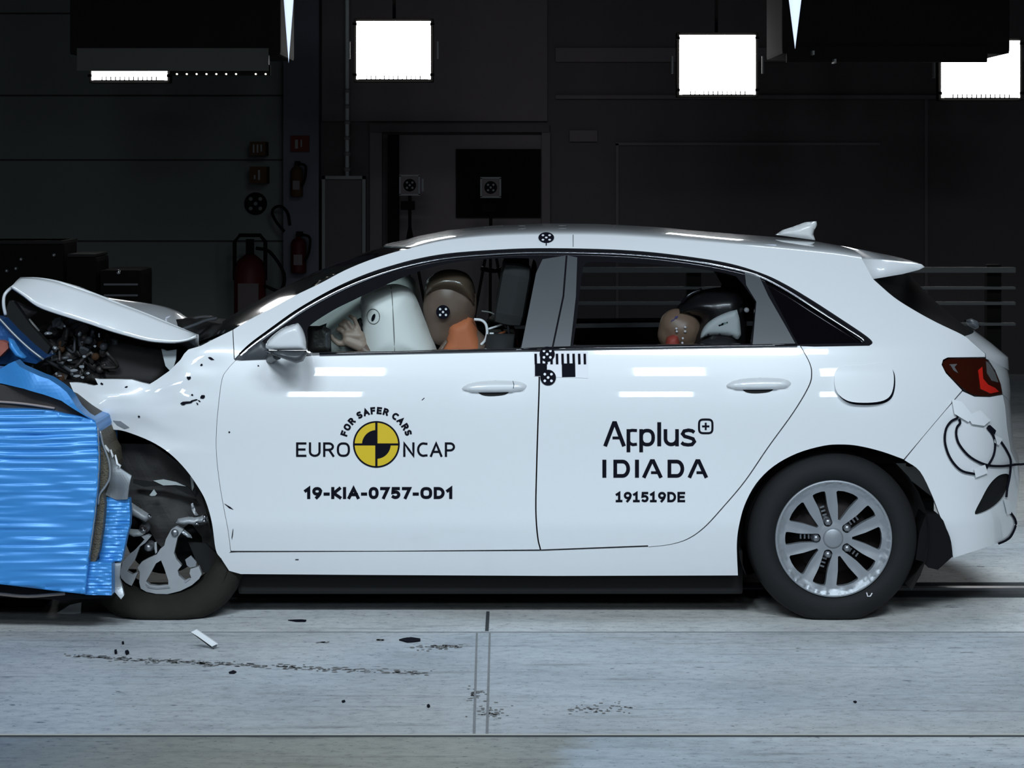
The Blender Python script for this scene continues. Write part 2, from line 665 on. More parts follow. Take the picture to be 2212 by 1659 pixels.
# steel tow rail in its dark slot under the car centre line
ys = ground(1272)
trim(-6, 6, ys - 0.20, ys - 0.14, -0.01, 0.004, 'floor_line')
trim(-6, 6, ys + 0.05, ys + 0.13, -0.01, 0.004, 'floor_line')
trim(-6, 6, ys - 0.05, ys + 0.0, -0.01, 0.012, 'steel')
trim(-6, 6, ys - 0.135, ys - 0.06, -0.01, 0.003, M['soot'])
# cross joint of the slabs
M['faint'] = mat('faint_joint', (.30, .31, .32), .9, var=.2, scale=20)
for px in (1030, 1058):
    a, b_ = G(px, 1368), G(px - 6, 1588)
    vs_ = [a + Vector((-0.003, 0, 0.0015)), a + Vector((0.003, 0, 0.0015)), b_ + Vector((0.004, 0, 0.0015)), b_ + Vector((-0.004, 0, 0.0015))]
    tn += 1
    structure(mesh('trim_%d' % tn, vs_, [(0, 1, 2, 3)], M['faint'], smooth=False))
a = G(1054, 1322)
trim(a.x - 0.006, a.x + 0.006, -0.18, 0.2, -0.01, 0.003, 'floor_line')


# ---------------------------------------------------------------- back wall of the hall
YW = 11.0


def wbox(px0, px1, py0, py1, m, depth, y=YW):
    a, b_ = P(px0, py1, y), P(px1, py0, y)
    return trim(a.x, b_.x, y - depth, y, max(a.z, 0.0), b_.z, m)


# pale sectional panels left
for r0, r1 in ((-260, 28), (32, 205), (209, 344), (348, 519), (523, 800)):
    wbox(-900, 614, r0, r1, 'wall_pale', 0.04)
# mauve wall in the middle with its doorway frame
wbox(696, 1182, -300, 262, 'wall_mauve', 0.05)
wbox(850, 1176, 292, 800, 'wall_mauve', 0.03)
wbox(800, 1186, 268, 286, 'wall_dark', 0.10)
wbox(796, 830, 286, 800, 'frame', 0.06) if False else wbox(800, 826, 286, 800, 'wall_mauve', 0.07)
wbox(1170, 1188, 286, 800, 'wall_mauve', 0.08)
# dim horizontal ducts on the right wall
wbox(1200, 2600, 206, 214, 'wall_mauve', 0.05)
wbox(1200, 2600, 104, 134, 'wall_mauve', 0.04)
wbox(1230, 1290, 282, 306, 'wall_mauve', 0.05)
wbox(1330, 1336, 310, 700, 'wall_mauve', 0.03)
wbox(1996, 2003, 210, 700, 'wall_mauve', 0.03)
wbox(1330, 1900, 308, 314, 'wall_mauve', 0.03)
# navy steel column
a, b_ = P(616, 0, 10.9), P(692, 0, 10.9)
c = box('column', a.x, b_.x, 10.74, 10.96, 0, 7, 'navy')
structure(c)
c2 = box('column', P(836, 0, 10.6).x, P(858, 0, 10.6).x, 10.7, 10.95, 0, P(0, 290, 10.6).z, 'rig')
structure(c2)
# dark window in the mauve wall
wn = box('window_1', P(985, 0, 10.93).x, P(1168, 0, 10.93).x, 10.92, 10.965, P(0, 470, 10.93).z, P(0, 322, 10.93).z, 'rig')
structure(wn)

# silver pipe running down to the cabinet
t = thing('vent_pipe', 'thin silver vertical pipe with collars above the tall framed cabinet', 'pipe', P(750, 380, 10.8))
z0, z1 = P(0, 382, 10.8).z, 6.9
xx = P(750, 0, 10.8).x
lathe('pipe', [(0.0, z0), (0.017, z0), (0.017, z1), (0.0, z1)], mat('pale_pipe', (0.5, 0.52, 0.52), 0.4), t, (xx, 10.8, 0), 'Z', 16)
for o_ in t.children:
    o_.location = -t.location
for k in range(6):
    z = P(0, 200 + 34 * k, 10.8).z
    o_ = lathe('collar', [(0.0, z), (0.027, z), (0.027, z + 0.03), (0.0, z + 0.03)], 'frame', t, (xx, 10.8, 0), 'Z', 16)
    o_.location = -t.location


def child_fix(t):
    """keep children (built in world coordinates) in place under a moved Empty"""
    for o in t.children:
        if o.location.length < 1e-9:
            o.location = -t.location
    return t


# tall framed cabinet below the pipe
t = thing('cabinet', 'tall dark cabinet with thin grey frame at the foot of the silver pipe', 'cabinet', P(742, 819, 10.75))
x0, x1 = P(696, 0, 10.72).x, P(790, 0, 10.72).x
zt = P(0, 380, 10.72).z
box('body', x0 + 0.01, x1 - 0.01, 10.73, 10.95, 0.0, zt - 0.01, 'wall_dark', t)
fr = bmesh.new()
for (a0, a1, b0, b1) in ((x0, x0 + 0.026, 0.0, zt), (x1 - 0.026, x1, 0.0, zt), (x0, x1, zt - 0.026, zt)):
    bmesh.ops.create_cube(fr, size=1, matrix=Matrix.Translation(((a0 + a1) / 2, 10.715, (b0 + b1) / 2)) @ Matrix.Diagonal((a1 - a0, 0.05, b1 - b0, 1)))
bm_obj('frame', fr, 'frame', t)
child_fix(t)


def five_dots(name, c, R, parent, nrm_y=-1, thick=0.004, surf=None, mi_dark='ink', mi_light='white_vinyl'):
    """black round target with five white dots"""
    vs_, fs_, mi = [], [], []

    def disc(cx, cz, r, yo, k, n=28):
        b = len(vs_)
        vs_.append(Vector((cx, yo, cz)))
        for i in range(n):
            a = 2 * math.pi * i / n
            vs_.append(Vector((cx + r * math.cos(a), yo, cz + r * math.sin(a))))
        for i in range(n):
            fs_.append((b, b + 1 + (i), b + 1 + (i + 1) % n))
            mi.append(k)
        return b
    b = disc(0, 0, R, 0, 0)
    for i in range(28):
        vs_.append(vs_[b + 1 + i] + Vector((0, thick, 0)))
    q = len(vs_) - 28
    for i in range(28):
        j = (i + 1) % 28
        fs_.append((b + 1 + j, b + 1 + i, q + i, q + j))
        mi.append(0)
    for dx, dz in ((0, 0), (-.42, .42), (.42, .42), (-.42, -.42), (.42, -.42)):
        disc(dx * R, dz * R, R * 0.17, -0.0008, 1, 14)
    out = []
    for v in vs_:
        if surf:
            out.append(surf(v))
        else:
            out.append(v + Vector(c))
    return mesh(name, out, fs_, [mi_dark, mi_light], parent, smooth=False, mi=mi)


def hall_sign(px0, px1, py0, py1, m, label, pict):
    t = thing('wall_sign', label, 'sign', P((px0 + px1) / 2, py1, 10.9), None)
    a, b_ = P(px0, py1, 10.72), P(px1, py0, 10.72)
    box('plate', a.x, b_.x, 10.70, 10.96, a.z, b_.z, m, t)
    w, h = b_.x - a.x, b_.z - a.z
    for (u0, u1, v0, v1) in pict:
        box('pictogram', a.x + u0 * w, a.x + u1 * w, 10.694, 10.70, a.z + v0 * h, a.z + v1 * h, 'frame', t)
    return child_fix(t)


hall_sign(540, 574, 306, 336, 'brown_sign', 'upper brown square sign on the pale wall beside the navy column', ((.2, .3, .2, .8), (.45, .55, .2, .8), (.68, .78, .3, .8)))
hall_sign(540, 576, 360, 396, 'brown_sign', 'lower brown square sign on the pale wall above the dotted disc', ((.5, .62, .2, .8), (.25, .35, .25, .5)))
hall_sign(628, 668, 293, 328, 'red_sign', 'red square fire sign high on the navy column', ((.25, .40, .2, .75), (.55, .62, .3, .75)))
o = five_dots('target_disc', P(552, 440, 10.94), 0.092, None, thick=0.02, mi_dark='rig', mi_light='wall_pale')
tag(o, 'round black disc with five pale dots on the pale wall', 'target')

# ---- fire extinguishers
def extinguisher(px, pytop, pybot, r, label, y=10.55, floor=False, body='red'):
    t = thing('fire_extinguisher', label, 'extinguisher', P(px, pybot, y))
    c = P(px, 0, y)
    zb, zt = P(0, pybot, y).z, P(0, pytop, y).z
    h = zt - zb
    lathe('cylinder', [(0.0, zb), (r * .95, zb), (r, zb + .02), (r, zb + h * .72), (r * .8, zb + h * .80), (r * .35, zb + h * .84), (r * .3, zb + h * .9), (0, zb + h * .9)], body, t, (c.x, y, 0), 'Z', 24)
    box('valve', c.x - r * .3, c.x + r * .55, y - .02, y + .02, zb + h * .88, zt, 'rig', t)
    box('label_plate', c.x - r * .55, c.x + r * .55, y - r - .004, y - r * .82, zb + h * .2, zb + h * .45, 'wall_mauve', t)
    tube('hose', [(c.x + r * .5, y - .03, zb + h * .93), (c.x + r * 1.5, y - .05, zb + h * .85), (c.x + r * 1.4, y - .06, zb + h * .5), (c.x + r * .9, y - r - .02, zb + h * .3)], .011, 'rig', t)
    if not floor:
        box('bracket', c.x - .03, c.x + .03, y + r * .6, 10.76, zb + h * .4, zb + h * .5, 'steel', t)
    return t, c, zb, zt


t, c, zb, zt = extinguisher(645, 500, 590, .062, 'small red fire extinguisher hung on the navy column', y=10.62)
child_fix(t)
t, c, zb, zt = extinguisher(641, 348, 425, .05, 'dark reddish extinguisher high on the navy column under the red sign', y=10.64, body='brown_sign')
child_fix(t)
# big wheeled one
y = 10.2
t = thing('wheeled_extinguisher', 'large red wheeled fire extinguisher standing by the pale wall', 'extinguisher', P(540, 800, y))
t.location.z = 0
c = P(540, 0, y)
lathe('cylinder', [(0.0, .1), (.115, .1), (.125, .14), (.125, .85), (.10, .95), (.04, 1.0), (0, 1.0)], 'red', t, (c.x, y, 0), 'Z', 32)
tube('handle', [(c.x - .12, y, .80), (c.x - .12, y, 1.10), (c.x - .08, y, 1.15), (c.x + .08, y, 1.15), (c.x + .12, y, 1.10), (c.x + .12, y, .80)], .016, 'rig', t, sm=1)
box('valve', c.x - .03, c.x + .03, y - .03, y + .03, 1.0, 1.12, 'rig', t)
box('label_plate', c.x - .08, c.x + .08, y - .135, y - .11, .45, .78, mat('dim_label', (.06, .04, .04), .7), t)
tube('hose', [(c.x + .05, y - .02, 1.05), (c.x + .16, y - .04, 1.02), (c.x + .27, y - .04, .85), (c.x + .24, y - .04, .72), (c.x + .12, y - .08, .76)], .014, 'rig', t)
for s in (-1, 1):
    o = lathe('wheel', [(0, -.02), (.12, -.02), (.12, .02), (0, .02)], 'rig', t, (0, 0, 0), 'Y', 24)
    o.data.transform(Matrix.Translation((c.x + s * .17, y + .02, .12)) @ Matrix.Rotation(math.pi / 2, 4, 'Z'))
child_fix(t)
# hose loop on the wall
pts = [P(614, 500, 10.7), P(596, 478, 10.72), P(588, 458, 10.74), P(596, 447, 10.74), P(610, 447, 10.74), P(622, 462, 10.72), P(626, 486, 10.7)]
o = tube('hose_loop', pts, .012, 'rig')
tag(o, 'black hose loop hanging beside the navy column', 'hose')

# ---- aiming targets on stands by the back wall
for px, py, lab in ((885, 400, 'framed aiming target with side lamp, nearer the pipe'), (1060, 405, 'framed aiming target in front of the dark window')):
    y = 10.3
    t = thing('aiming_target', lab, 'target', P(px, 0, y))
    t.location.z = 0
    q = P(px, py, y)
    h = .075
    fr = bmesh.new()
    for (dx, dz, sx, sz) in ((-h, 0, .014, 2 * h), (h, 0, .014, 2 * h), (0, h, 2 * h + .014, .014), (0, -h, 2 * h + .014, .014)):
        bmesh.ops.create_cube(fr, size=1, matrix=Matrix.Translation((q.x + dx, y, q.z + dz)) @ Matrix.Diagonal((sx, .02, sz, 1)))
    bm_obj('frame', fr, 'frame', t)
    box('plate', q.x - h, q.x + h, y + .004, y + .02, q.z - h, q.z + h, 'wall_mauve', t)
    five_dots('dots', (q.x, y, q.z), .05, t, thick=.004, mi_dark='rig', mi_light='frame')
    for k in range(3):
        a = 2 * math.pi * k / 3 + .5
        tube('leg', [(q.x, y + .02, q.z - h - .25), (q.x + .26 * math.cos(a), y + .02 + .26 * math.sin(a), 0.005)], .012, 'rig', t, sm=1)
    tube('mast', [(q.x, y + .02, q.z - h), (q.x, y + .02, q.z - h - .3)], .014, 'rig', t, sm=1)
    box('clamp', q.x - .07, q.x + .04, y - .02, y + .04, q.z - h - .12, q.z - h - .05, 'rig', t, .006)
    if px == 885:
        box('lamp_strip', q.x + h + .02, q.x + h + .035, y, y + .02, q.z - .05, q.z + .05, 'frame', t)
    child_fix(t)

# ---- guard rails behind the car on the right
y = 4.6
t = thing('guard_rail', 'long dark steel guard rail with horizontal bars standing behind the car', 'rail', (P(1700, 0, y).x, y, 0))
xa, xb = P(1180, 0, y).x, P(2192, 0, y).x
M['rail'] = mat('dark_rail_steel', (0.06, 0.062, 0.062), 0.7, spec=.2)
for py, hh in ((583, 12), (622, 6), (655, 7), (700, 6)):
    z = P(0, py, y).z
    d = hh / PPM * (CAM_D + y) / CAM_D
    box('bar', xa, xb, y - .03, y + .03, z - d / 2, z + d / 2, 'rail', t, .004)
for px in (1190, 1500, 1800, 2150):
    x = P(px, 0, y).x
    box('post', x - .04, x + .04, y + .03, y + .11, 0, P(0, 572, y).z, 'rig', t, .004)
child_fix(t)

# ---- dark gear standing at the left behind the barrier
y = 7.0
def gear(px0, px1, py, label, cat, name, extra):
    t = thing(name, label, cat, (P((px0 + px1) / 2, 0, y).x, y, 0))
    a, b_ = P(px0, 0, y), P(px1, 0, y)
    zt = P(0, py, y).z
    box('body', a.x, b_.x, y - .2, y + .3, 0.0, zt, 'rig', t, .03)
    extra(t, a.x, b_.x, zt)
    return child_fix(t)


def ex1(t, a, b, z):
    for px, py in ((116, 551), (14, 585), (45, 560), (34, 580)):
        q = P(px, py, y - .22)
        lathe('knob', [(0, -.012), (.008, -.012), (.012, 0), (.012, .03), (0, .03)], 'steel', t, (q.x, q.y, q.z), 'Y', 12)
    box('rim', a, b, y - .22, y + .3, z - .02, z, 'dark', t)


def ex2(t, a, b, z):
    box('lid', a + .01, b - .01, y - .2, y + .3, z, z + .02, 'dark', t, .006)


def ex3(t, a, b, z):
    q = P(256, 588, y - .22)
    lathe('latch', [(0, -.012), (.012, -.012), (.016, 0), (.016, .03), (0, .03)], 'chrome', t, (q.x, q.y, q.z), 'Y', 12)
    for k in range(3):
        zz = z - .1 - .07 * k
        box('ridge', a + .03, b - .02, y - .215, y - .19, zz, zz + .012, 'satin', t)


gear(-160, 150, 518, 'big black machine housing behind the blue barrier', 'machine', 'machine_housing', ex1)
gear(154, 220, 553, 'small black box between the machine and the ridged case', 'box', 'equipment_box', ex2)
gear(226, 315, 580, 'black ridged case with bright latch behind the buckled hood', 'case', 'equipment_case', ex3)

# ---- floodlights in front of the back wall
def floodlight(px0, px1, py0, py1, label, y=8.0):
    q = P((px0 + px1) / 2, (py0 + py1) / 2, y)
    t = thing('floodlight', label, 'floodlight', q, 'floodlight panels in front of the back wall')
    a, b_ = P(px0, py1, y), P(px1, py0, y)
    w, h = (b_.x - a.x), (b_.z - a.z)
    box('housing', -w / 2 - .02, w / 2 + .02, .012, .12, -h / 2 - .02, h / 2 + .02, 'rig', t, .01)
    box('diffuser', -w / 2, w / 2, -.004, .012, -h / 2, h / 2, 'lamp', t)
    gr = bmesh.new()
    for k in range(13):
        x = -w * .36 + w * .06 * k
        bmesh.ops.create_cube(gr, size=1, matrix=Matrix.Translation((x, -.014, -h / 2 + .012)) @ Matrix.Diagonal((.006, .012, .024, 1)))
    bmesh.ops.create_cube(gr, size=1, matrix=Matrix.Translation((0, -.014, -h / 2 - .004)) @ Matrix.Diagonal((w * .94, .02, .008, 1)))
    bm_obj('grille', gr, 'rig', t)
    for s in (-1, 1):
        box('bracket', s * (w / 2 + .05) - .006, s * (w / 2 + .05) + .006, -.01, .06, -.06, .06, 'frame', t)
        for zz in (h / 2 - .02, -h / 2 + .03):
            box('hinge', s * (w / 2 + .012) - .014, s * (w / 2 + .012) + .014, -.012, .012, zz - .01, zz + .01, 'rig', t)
    tube('hanger', [(0, .1, h / 2), (0, .12, 7.0 - q.z)], .012, 'rig', t, sm=1)
    t.rotation_euler = (0, 0, 0)
    return t


floodlight(770, 930, 46, 171, 'bright square floodlight panel above the silver pipe')
floodlight(1468, 1632, 76, 204, 'bright square floodlight panel high above the rear doors')
floodlight(2034, 2203, 88, 211, 'bright floodlight panel partly hidden behind the dark overhead bank')
floodlight(198, 361, 46, 173, 'floodlight of which only a bright lower strip shows under the black bank')

# ---- dark overhead lamp banks hanging nearer
def bank(px0, px1, py, label, y0, y1, extra):
    a, b_ = P(px0, py, y0), P(px1, py, y0)
    t = thing('lamp_bank', label, 'lamp bank', ((a.x + b_.x) / 2, (y0 + y1) / 2, a.z))
    box('casing', a.x, b_.x, y0, y1, a.z, a.z + 1.1, 'rig', t, .02)
    for x in (a.x + .2, b_.x - .2):
        tube('hanger', [(x, (y0 + y1) / 2, a.z + 1.09), (x, (y0 + y1) / 2, 7.0)], .02, 'rig', t, sm=1)
    extra(t)
    return child_fix(t)


def bx1(t):
    for k in range(10):
        px = 382 + 21.3 * k
        if k == 7:
            continue
        q = P(px, 160, 5.3)
        lathe('lamp_dot', [(0, -.004), (.0055, -.004), (.0055, .01), (0, .01)], 'led', t, (q.x, q.y, q.z), 'Y', 10)
    a, b_ = P(368, 163, 5.3), P(584, 151, 5.3)
    box('dot_rail', a.x, b_.x, 5.31, 5.33, a.z, b_.z + .03, 'rig', t)
    a, b_ = P(166, 153, 5.29), P(580, 104, 5.29)
    box('lower_skirt', a.x, b_.x, 5.29, 5.35, a.z, b_.z, mat('worn_black_steel', (.028, .028, .022), .7), t)


def bx2(t):
    a, b_ = P(1700, 134, 5.28), P(2133, 100, 5.28)
    box('lower_skirt', a.x, b_.x, 5.28, 5.34, a.z, b_.z, 'rig', t)
    for px, py in ((1757, 114), (1804, 132)):
        q = P(px, py, 5.2)
        box('clip', q.x - .006, q.x + .006, 5.19, 5.30, q.z - .012, q.z + .012, 'frame', t)


bank(150, 606, 118, 'black overhead lamp bank hiding most of the far floodlight', 5.3, 6.2, bx1)
bank(1690, 2182, 116, 'black overhead lamp bank above the tailgate, stepped lower edge', 5.3, 6.2, bx2)

# ---- slim tapering lit rods hanging from above
for px0, px1, tip, lab in ((612, 633, 136, 'slim tapering lit rod hanging beside the navy column'), (1703, 1730, 106, 'slim tapering lit rod hanging above the roof antenna')):
    y = 4.0
    a, b_, q = P(px0, 0, y), P(px1, 0, y), P((px0 + px1) / 2 + 1, tip, y)
    t = thing('light_rod', lab, 'lamp', q)
    L_ = a.z - q.z
    rr = (b_.x - a.x) / 2
    lathe('glow_cone', [(0.0, 0.0), (rr * .5, L_ * .5), (rr, L_), (rr * 1.05, L_ * 1.4), (0, L_ * 1.4)], 'spike', t, (0, 0, 0), 'Z', 20)
    lathe('cap', [(0.0, L_ * 1.4), (rr * 1.2, L_ * 1.4), (rr * 1.2, L_ * 1.6), (0, L_ * 1.6)], 'rig', t, (0, 0, 0), 'Z', 20)
    tube('cord', [(0, 0, L_ * 1.6), (0, 0, 7.0 - q.z)], .008, 'rig', t, sm=1)


# ================================================================ the car: body surface
_z = np.array([0.0, .17, .26, .352, .362, .50, .66, .75, .82, .907, .96, .982, 1.004, 1.06, 1.36, 1.39, 1.42, 1.46, 1.6])
_s = np.array([-.5, -.42, -.30, -.22, -.05, -.03, 0, .06, .148, .26, .285, .30, .46, .50, .62, .85, 1.7, 3.5, 3.5])
_zz = np.linspace(0, 1.6, 1601)
_ss = np.interp(_zz, _z, _s)
_yy = np.concatenate([[0], np.cumsum((_ss[1:] + _ss[:-1]) * 0.5 * 0.001)])
_yy -= np.interp(.66, _zz, _yy)


def gprof(z):
    return float(np.interp(z, _zz, _yy))


def gplan(x):
    y = 0.0
    if x > 0.9:
        t = min(x, 1.55) - .9
        y += .05 * (t / .65) ** 2
    if x > 1.55:
        t = (x - 1.55) / .32
        y += .154 * .32 * t + .16 * t ** 3
    if x < -0.9:
        y += .05 * ((-.9 - x) / .9) ** 2
    return y


def gsurf(x, z):
    return gprof(z) + gplan(x)


def solve(px, py, g, off=0.0):
    y = 0.0
    for _ in range(30):
        d = (CAM_D + y) / CAM_D
        x = (px - CX) / PPM * d
        z = CAM_H - (py - HY) / PPM * d
        yn = g(x, z) - off
        if abs(yn - y) < 1e-6:
            break
        y += 0.7 * (yn - y)
    return P(px, py, y)


def S(px, py, off=0.0):
    return solve(px, py, gsurf, off)


def gfender(x, z):
    """crumpled front wing: the pressed shape with folds that grow toward the torn end"""
    k = max(0.0, min(1.0, (-1.02 - x) / 0.6))
    n = noise.noise(Vector((x * 4.0, z * 9.0, 1.3))) * .03 + noise.noise(Vector((x * 9, z * 22, 4.1))) * .010
    fold = .022 * math.sin((z - .25 * x) * 26) * k
    return gsurf(x, z) + k * (n + .02) + fold * k + .006 * noise.noise(Vector((x * 5, z * 5, 7.7))) * min(1, max(0, (-.95 - x) / .2))


car = thing('car', 'white hatchback with crushed front, lettered doors and deployed airbags', 'car', (0, .9, 0))
CAR = []


def cp(o, mirror=False):
    """part of the car"""
    CAR.append(o)
    if mirror:
        c = mirror_copy(o)
        CAR.append(c)
        return o, c
    return o


# ---- key outlines (rows and columns of the photograph)
TRIM_TOP = cr([(507, 775), (530, 752), (560, 727), (586, 707), (639, 670), (692, 638), (745, 611), (798, 589), (851, 572), (905, 558), (970, 547), (1060, 540), (1160, 536), (1300, 538), (1400, 544), (1500, 556), (1580, 570), (1650, 592), (1700, 616), (1760, 652), (1820, 691), (1862, 719), (1880, 733), (1885, 741), (1878, 747)], 5)
ELINE = cr([(888, 536), (960, 520), (1050, 511), (1160, 507), (1300, 508), (1430, 516), (1560, 527), (1680, 538), (1800, 551), (1862, 560)], 5)
APIL = cr([(504, 712), (540, 690), (590, 664), (636, 639), (692, 612), (745, 584), (798, 562), (851, 545), (888, 536)], 4)
RWIN = cr([(1885, 602), (1931, 642), (1978, 672), (2024, 697), (2080, 724), (2100, 740), (2128, 764)], 4)
ARCH_R = cr([(1952, 992), (1904, 975), (1854, 963), (1816, 960), (1778, 963), (1722, 979), (1671, 1007), (1633, 1045), (1608, 1092), (1596, 1137), (1592, 1168), (1592, 1200), (1594, 1243)], 4)
DOOR_R = cr([(1728, 747), (1747, 782), (1752, 806), (1746, 834), (1713, 890), (1658, 966), (1608, 1039), (1560, 1096), (1520, 1139), (1484, 1164), (1445, 1176), (1400, 1181)], 5)
BOT = [(1400, 1182), (1167, 1191), (499, 1194)]
FSEAM = cr([(509, 779), (492, 798), (480, 820), (472, 880), (468, 930), (468, 981), (475, 1045), (485, 1103), (493, 1145), (499, 1192)], 4)


def shift(p, dx, dy):
    return [(a + dx, b + dy) for a, b in p]


# side panel: A-pillar, roof rail, rear quarter, sill in one pressing
outline = join(APIL, ELINE, [(1885, 602)], RWIN, [(2128, 771)], [(2047, 772), (2037, 777), (2034, 788), (2043, 806), (2078, 843)], ARCH_R,
               [(1594, 1243), (1200, 1244), (800, 1242), (520, 1240), (495, 1233), (478, 1207), (481, 1196), (499, 1194)],
               shift(BOT[::-1], 0, -0.5), shift(DOOR_R[::-1], 2.4, 1), [(1760, 749), (1820, 748)], TRIM_TOP[::-1])
cp(panel('side_panel', outline, 'paint', car, step=13, flange=.03), True)
# front wing
z1 = lambda x, y: (x / 3.687, 560 + y / 3.687)
top = [(150, 826), (174, 827), (203, 833), (212, 831), (205, 817), (214, 819), (250, 819), (285, 820), (305, 826), (323, 830), (339, 820), (366, 801), (380, 787), (390, 777), (398, 764), (407, 755), (434, 747), (461, 733), (502, 713)]
arch = cr([(477, 1206), (466, 1187), (458, 1130), (445, 1084), (428, 1052), (401, 1014), (366, 979), (325, 953), (271, 932), (244, 928), (217, 926)], 4)
outline = join(top, [(505, 775)], shift(FSEAM, -1.0, 0), arch, [(209, 907), (190, 894), (174, 875), (163, 856)])
front_wing, front_wing_far = cp(panel('fender', outline, 'paint', car, step=9, flange=.025, surf=lambda a, b: solve(a, b, gfender)), True)
# doors
outline = join(FSEAM, [(499, 1190), (830, 1190), (1166, 1187)], cr([(1166, 1187), (1160, 1160), (1156, 1100), (1158, 1000), (1161, 900), (1163, 840), (1164, 760)], 4), [(1100, 759), (900, 763), (690, 768), (600, 774)])
d1, d1b = cp(panel('door', outline, 'paint', car, step=13, flange=.035), True)
outline = join([(1169, 759)], cr([(1167, 760), (1166, 840), (1164, 900), (1161, 1000), (1159, 1100), (1163, 1160), (1169, 1187)], 4), [(1400, 1178)], DOOR_R[::-1], [(1650, 749), (1450, 751), (1250, 753)])
d2, d2b = cp(panel('door', outline, 'paint', car, step=13, flange=.035), True)

# ---- window frame band with its three openings
PANE_F = cr([(664, 763), (664, 735), (664, 712), (676, 698), (720, 670), (760, 650), (800, 631), (850, 608), (900, 588), (950, 573), (1010, 563), (1080, 558), (1140, 558), (1156, 564), (1160, 580)], 4) + [(1157, 605), (1140, 690), (1124, 752)]
PANE_R = [(1238, 746), (1246, 690), (1252, 630), (1259, 582)] + cr([(1259, 582), (1264, 570), (1280, 566), (1340, 567), (1420, 572), (1500, 580), (1560, 589), (1590, 597)], 4) + [(1606, 615), (1632, 652), (1628, 700), (1622, 743)]
PANE_Q = join([(1650, 603)], cr([(1650, 603), (1700, 632), (1760, 670), (1820, 709), (1858, 735)], 3), [(1862, 741), (1724, 744), (1712, 722), (1680, 660)])
DLO = join(TRIM_TOP, [(1820, 749), (1728, 750), (1450, 754), (1250, 757), (1164, 761), (1100, 763), (900, 767), (690, 772), (600, 778), (512, 781)])
wf = cp(panel('window_frame', DLO, 'gloss_black', car, step=11, flange=.03, surf=lambda a, b: S(a, b, -.006), holes=(PANE_F, PANE_R, PANE_Q)), True)
for nm, out, m_ in (('side_window', PANE_F, 'glass'), ('side_window', PANE_R, 'tint'), ('quarter_window', PANE_Q, 'privacy')):
    pts, tri, d = fill(out, 14)
    vs_ = [S(q[0], q[1], -.018) for q in pts]
    cp(mesh(nm, vs_, [t if (vs_[t[1]] - vs_[t[0]]).cross(vs_[t[2]] - vs_[t[0]]).y < 0 else (t[0], t[2], t[1]) for t in tri], m_, car), True)
# satin pillar covers
for out in ([(1158, 590), (1172, 560), (1222, 552), (1215, 640), (1192, 749), (1126, 752)],
            [(1226, 552), (1247, 556), (1244, 640), (1232, 748), (1196, 749), (1219, 640)],
            [(1608, 584), (1638, 592), (1660, 640), (1698, 706), (1718, 742), (1626, 744), (1634, 652), (1612, 616)]):
    cp(panel('pillar_cover', out, 'satin', car, step=12, flange=.012, surf=lambda a, b: S(a, b, .001)), True)
# bright moulding along the window top
ch = cr([(520, 768), (545, 745), (580, 719), (640, 676), (700, 641), (760, 613), (820, 591), (880, 574), (960, 558), (1060, 549), (1160, 545), (1300, 547), (1400, 553), (1500, 565), (1580, 580), (1640, 597), (1700, 628), (1760, 666), (1820, 704), (1862, 731), (1866, 738)], 5)
wid = [2.2 + 3.8 * max(0, min(1, (900 - q[0]) / 200)) for q in ch]
vs_, fs_ = [], []
for i, q in enumerate(ch):
    a = np.array(ch[max(i - 1, 0)])
    b_ = np.array(ch[min(i + 1, len(ch) - 1)])
    nrm = np.array([-(b_ - a)[1], (b_ - a)[0]])
    nrm = nrm / np.linalg.norm(nrm)
    for k, oo in ((-1, .000), (-.5, .0045), (.5, .0045), (1, .000)):
        p_ = np.array(q) + nrm * k * wid[i]
        vs_.append(S(p_[0], p_[1], oo))
for i in range(len(ch) - 1):
    for k in range(3):
        fs_.append((4 * i + k, 4 * i + k + 1, 4 * i + 5 + k, 4 * i + 4 + k))
cp(mesh('window_moulding', vs_, fs_, 'chrome', car), True)
# belt seal
for x0, y0, x1, y1 in ((690, 765, 1160, 755), (1172, 754, 1722, 746)):
    pts = [S(x0 + (x1 - x0) * k / 10, y0 + (y1 - y0) * k / 10, .006) for k in range(11)]
    cp(tube('belt_seal', pts, .0055, 'gloss_black', car, sm=1), True)

# ---- roof
RO = [(845, 525), (900, 508), (960, 497), (1060, 487), (1180, 482), (1300, 483), (1430, 490), (1560, 502), (1680, 511), (1760, 518), (1862, 536), (1935, 551), (1998, 569)]
_rx = np.array([(q[0] - CX) / PPM * 1.1 for q in RO])
_rz = np.array([CAM_H - (q[1] - HY) / PPM * 1.1 for q in RO]) - .006


def roof_c(x):
    return float(np.interp(x, _rx, _rz))


rows = []
E3 = [S(*q) for q in ELINE]
NT = 24
for i, e in enumerate(E3):
    s = i / (len(E3) - 1)
    bulge = .13 * max(0, 1 - s / .35) ** 2
    xc = e.x - bulge
    zc = roof_c(xc)
    sl = float(np.interp(e.z, _z, _s))
    dirv = np.array([sl, 1.0]) / math.hypot(sl, 1)
    rise = max(zc - e.z, .012)
    p0 = np.array([e.y, e.z])
    k1 = rise * .75 / dirv[1]
    p1 = p0 + dirv * k1
    p2 = np.array([.9 - .42, zc])
    p3 = np.array([.9, zc])
    row = []
    for k in range(NT + 1):
        t = (k / NT)
        q = (1 - t) ** 3 * p0 + 3 * (1 - t) ** 2 * t * p1 + 3 * (1 - t) * t * t * p2 + t ** 3 * p3
        x = e.x - bulge * (1 - ((.9 - q[0]) / (.9 - e.y)) ** 2)
        row.append(Vector((x, q[0], q[1])))
    row += [Vector((v.x, 1.8 - v.y, v.z)) for v in row[-2::-1]]
    rows.append(row)
W = len(rows[0])
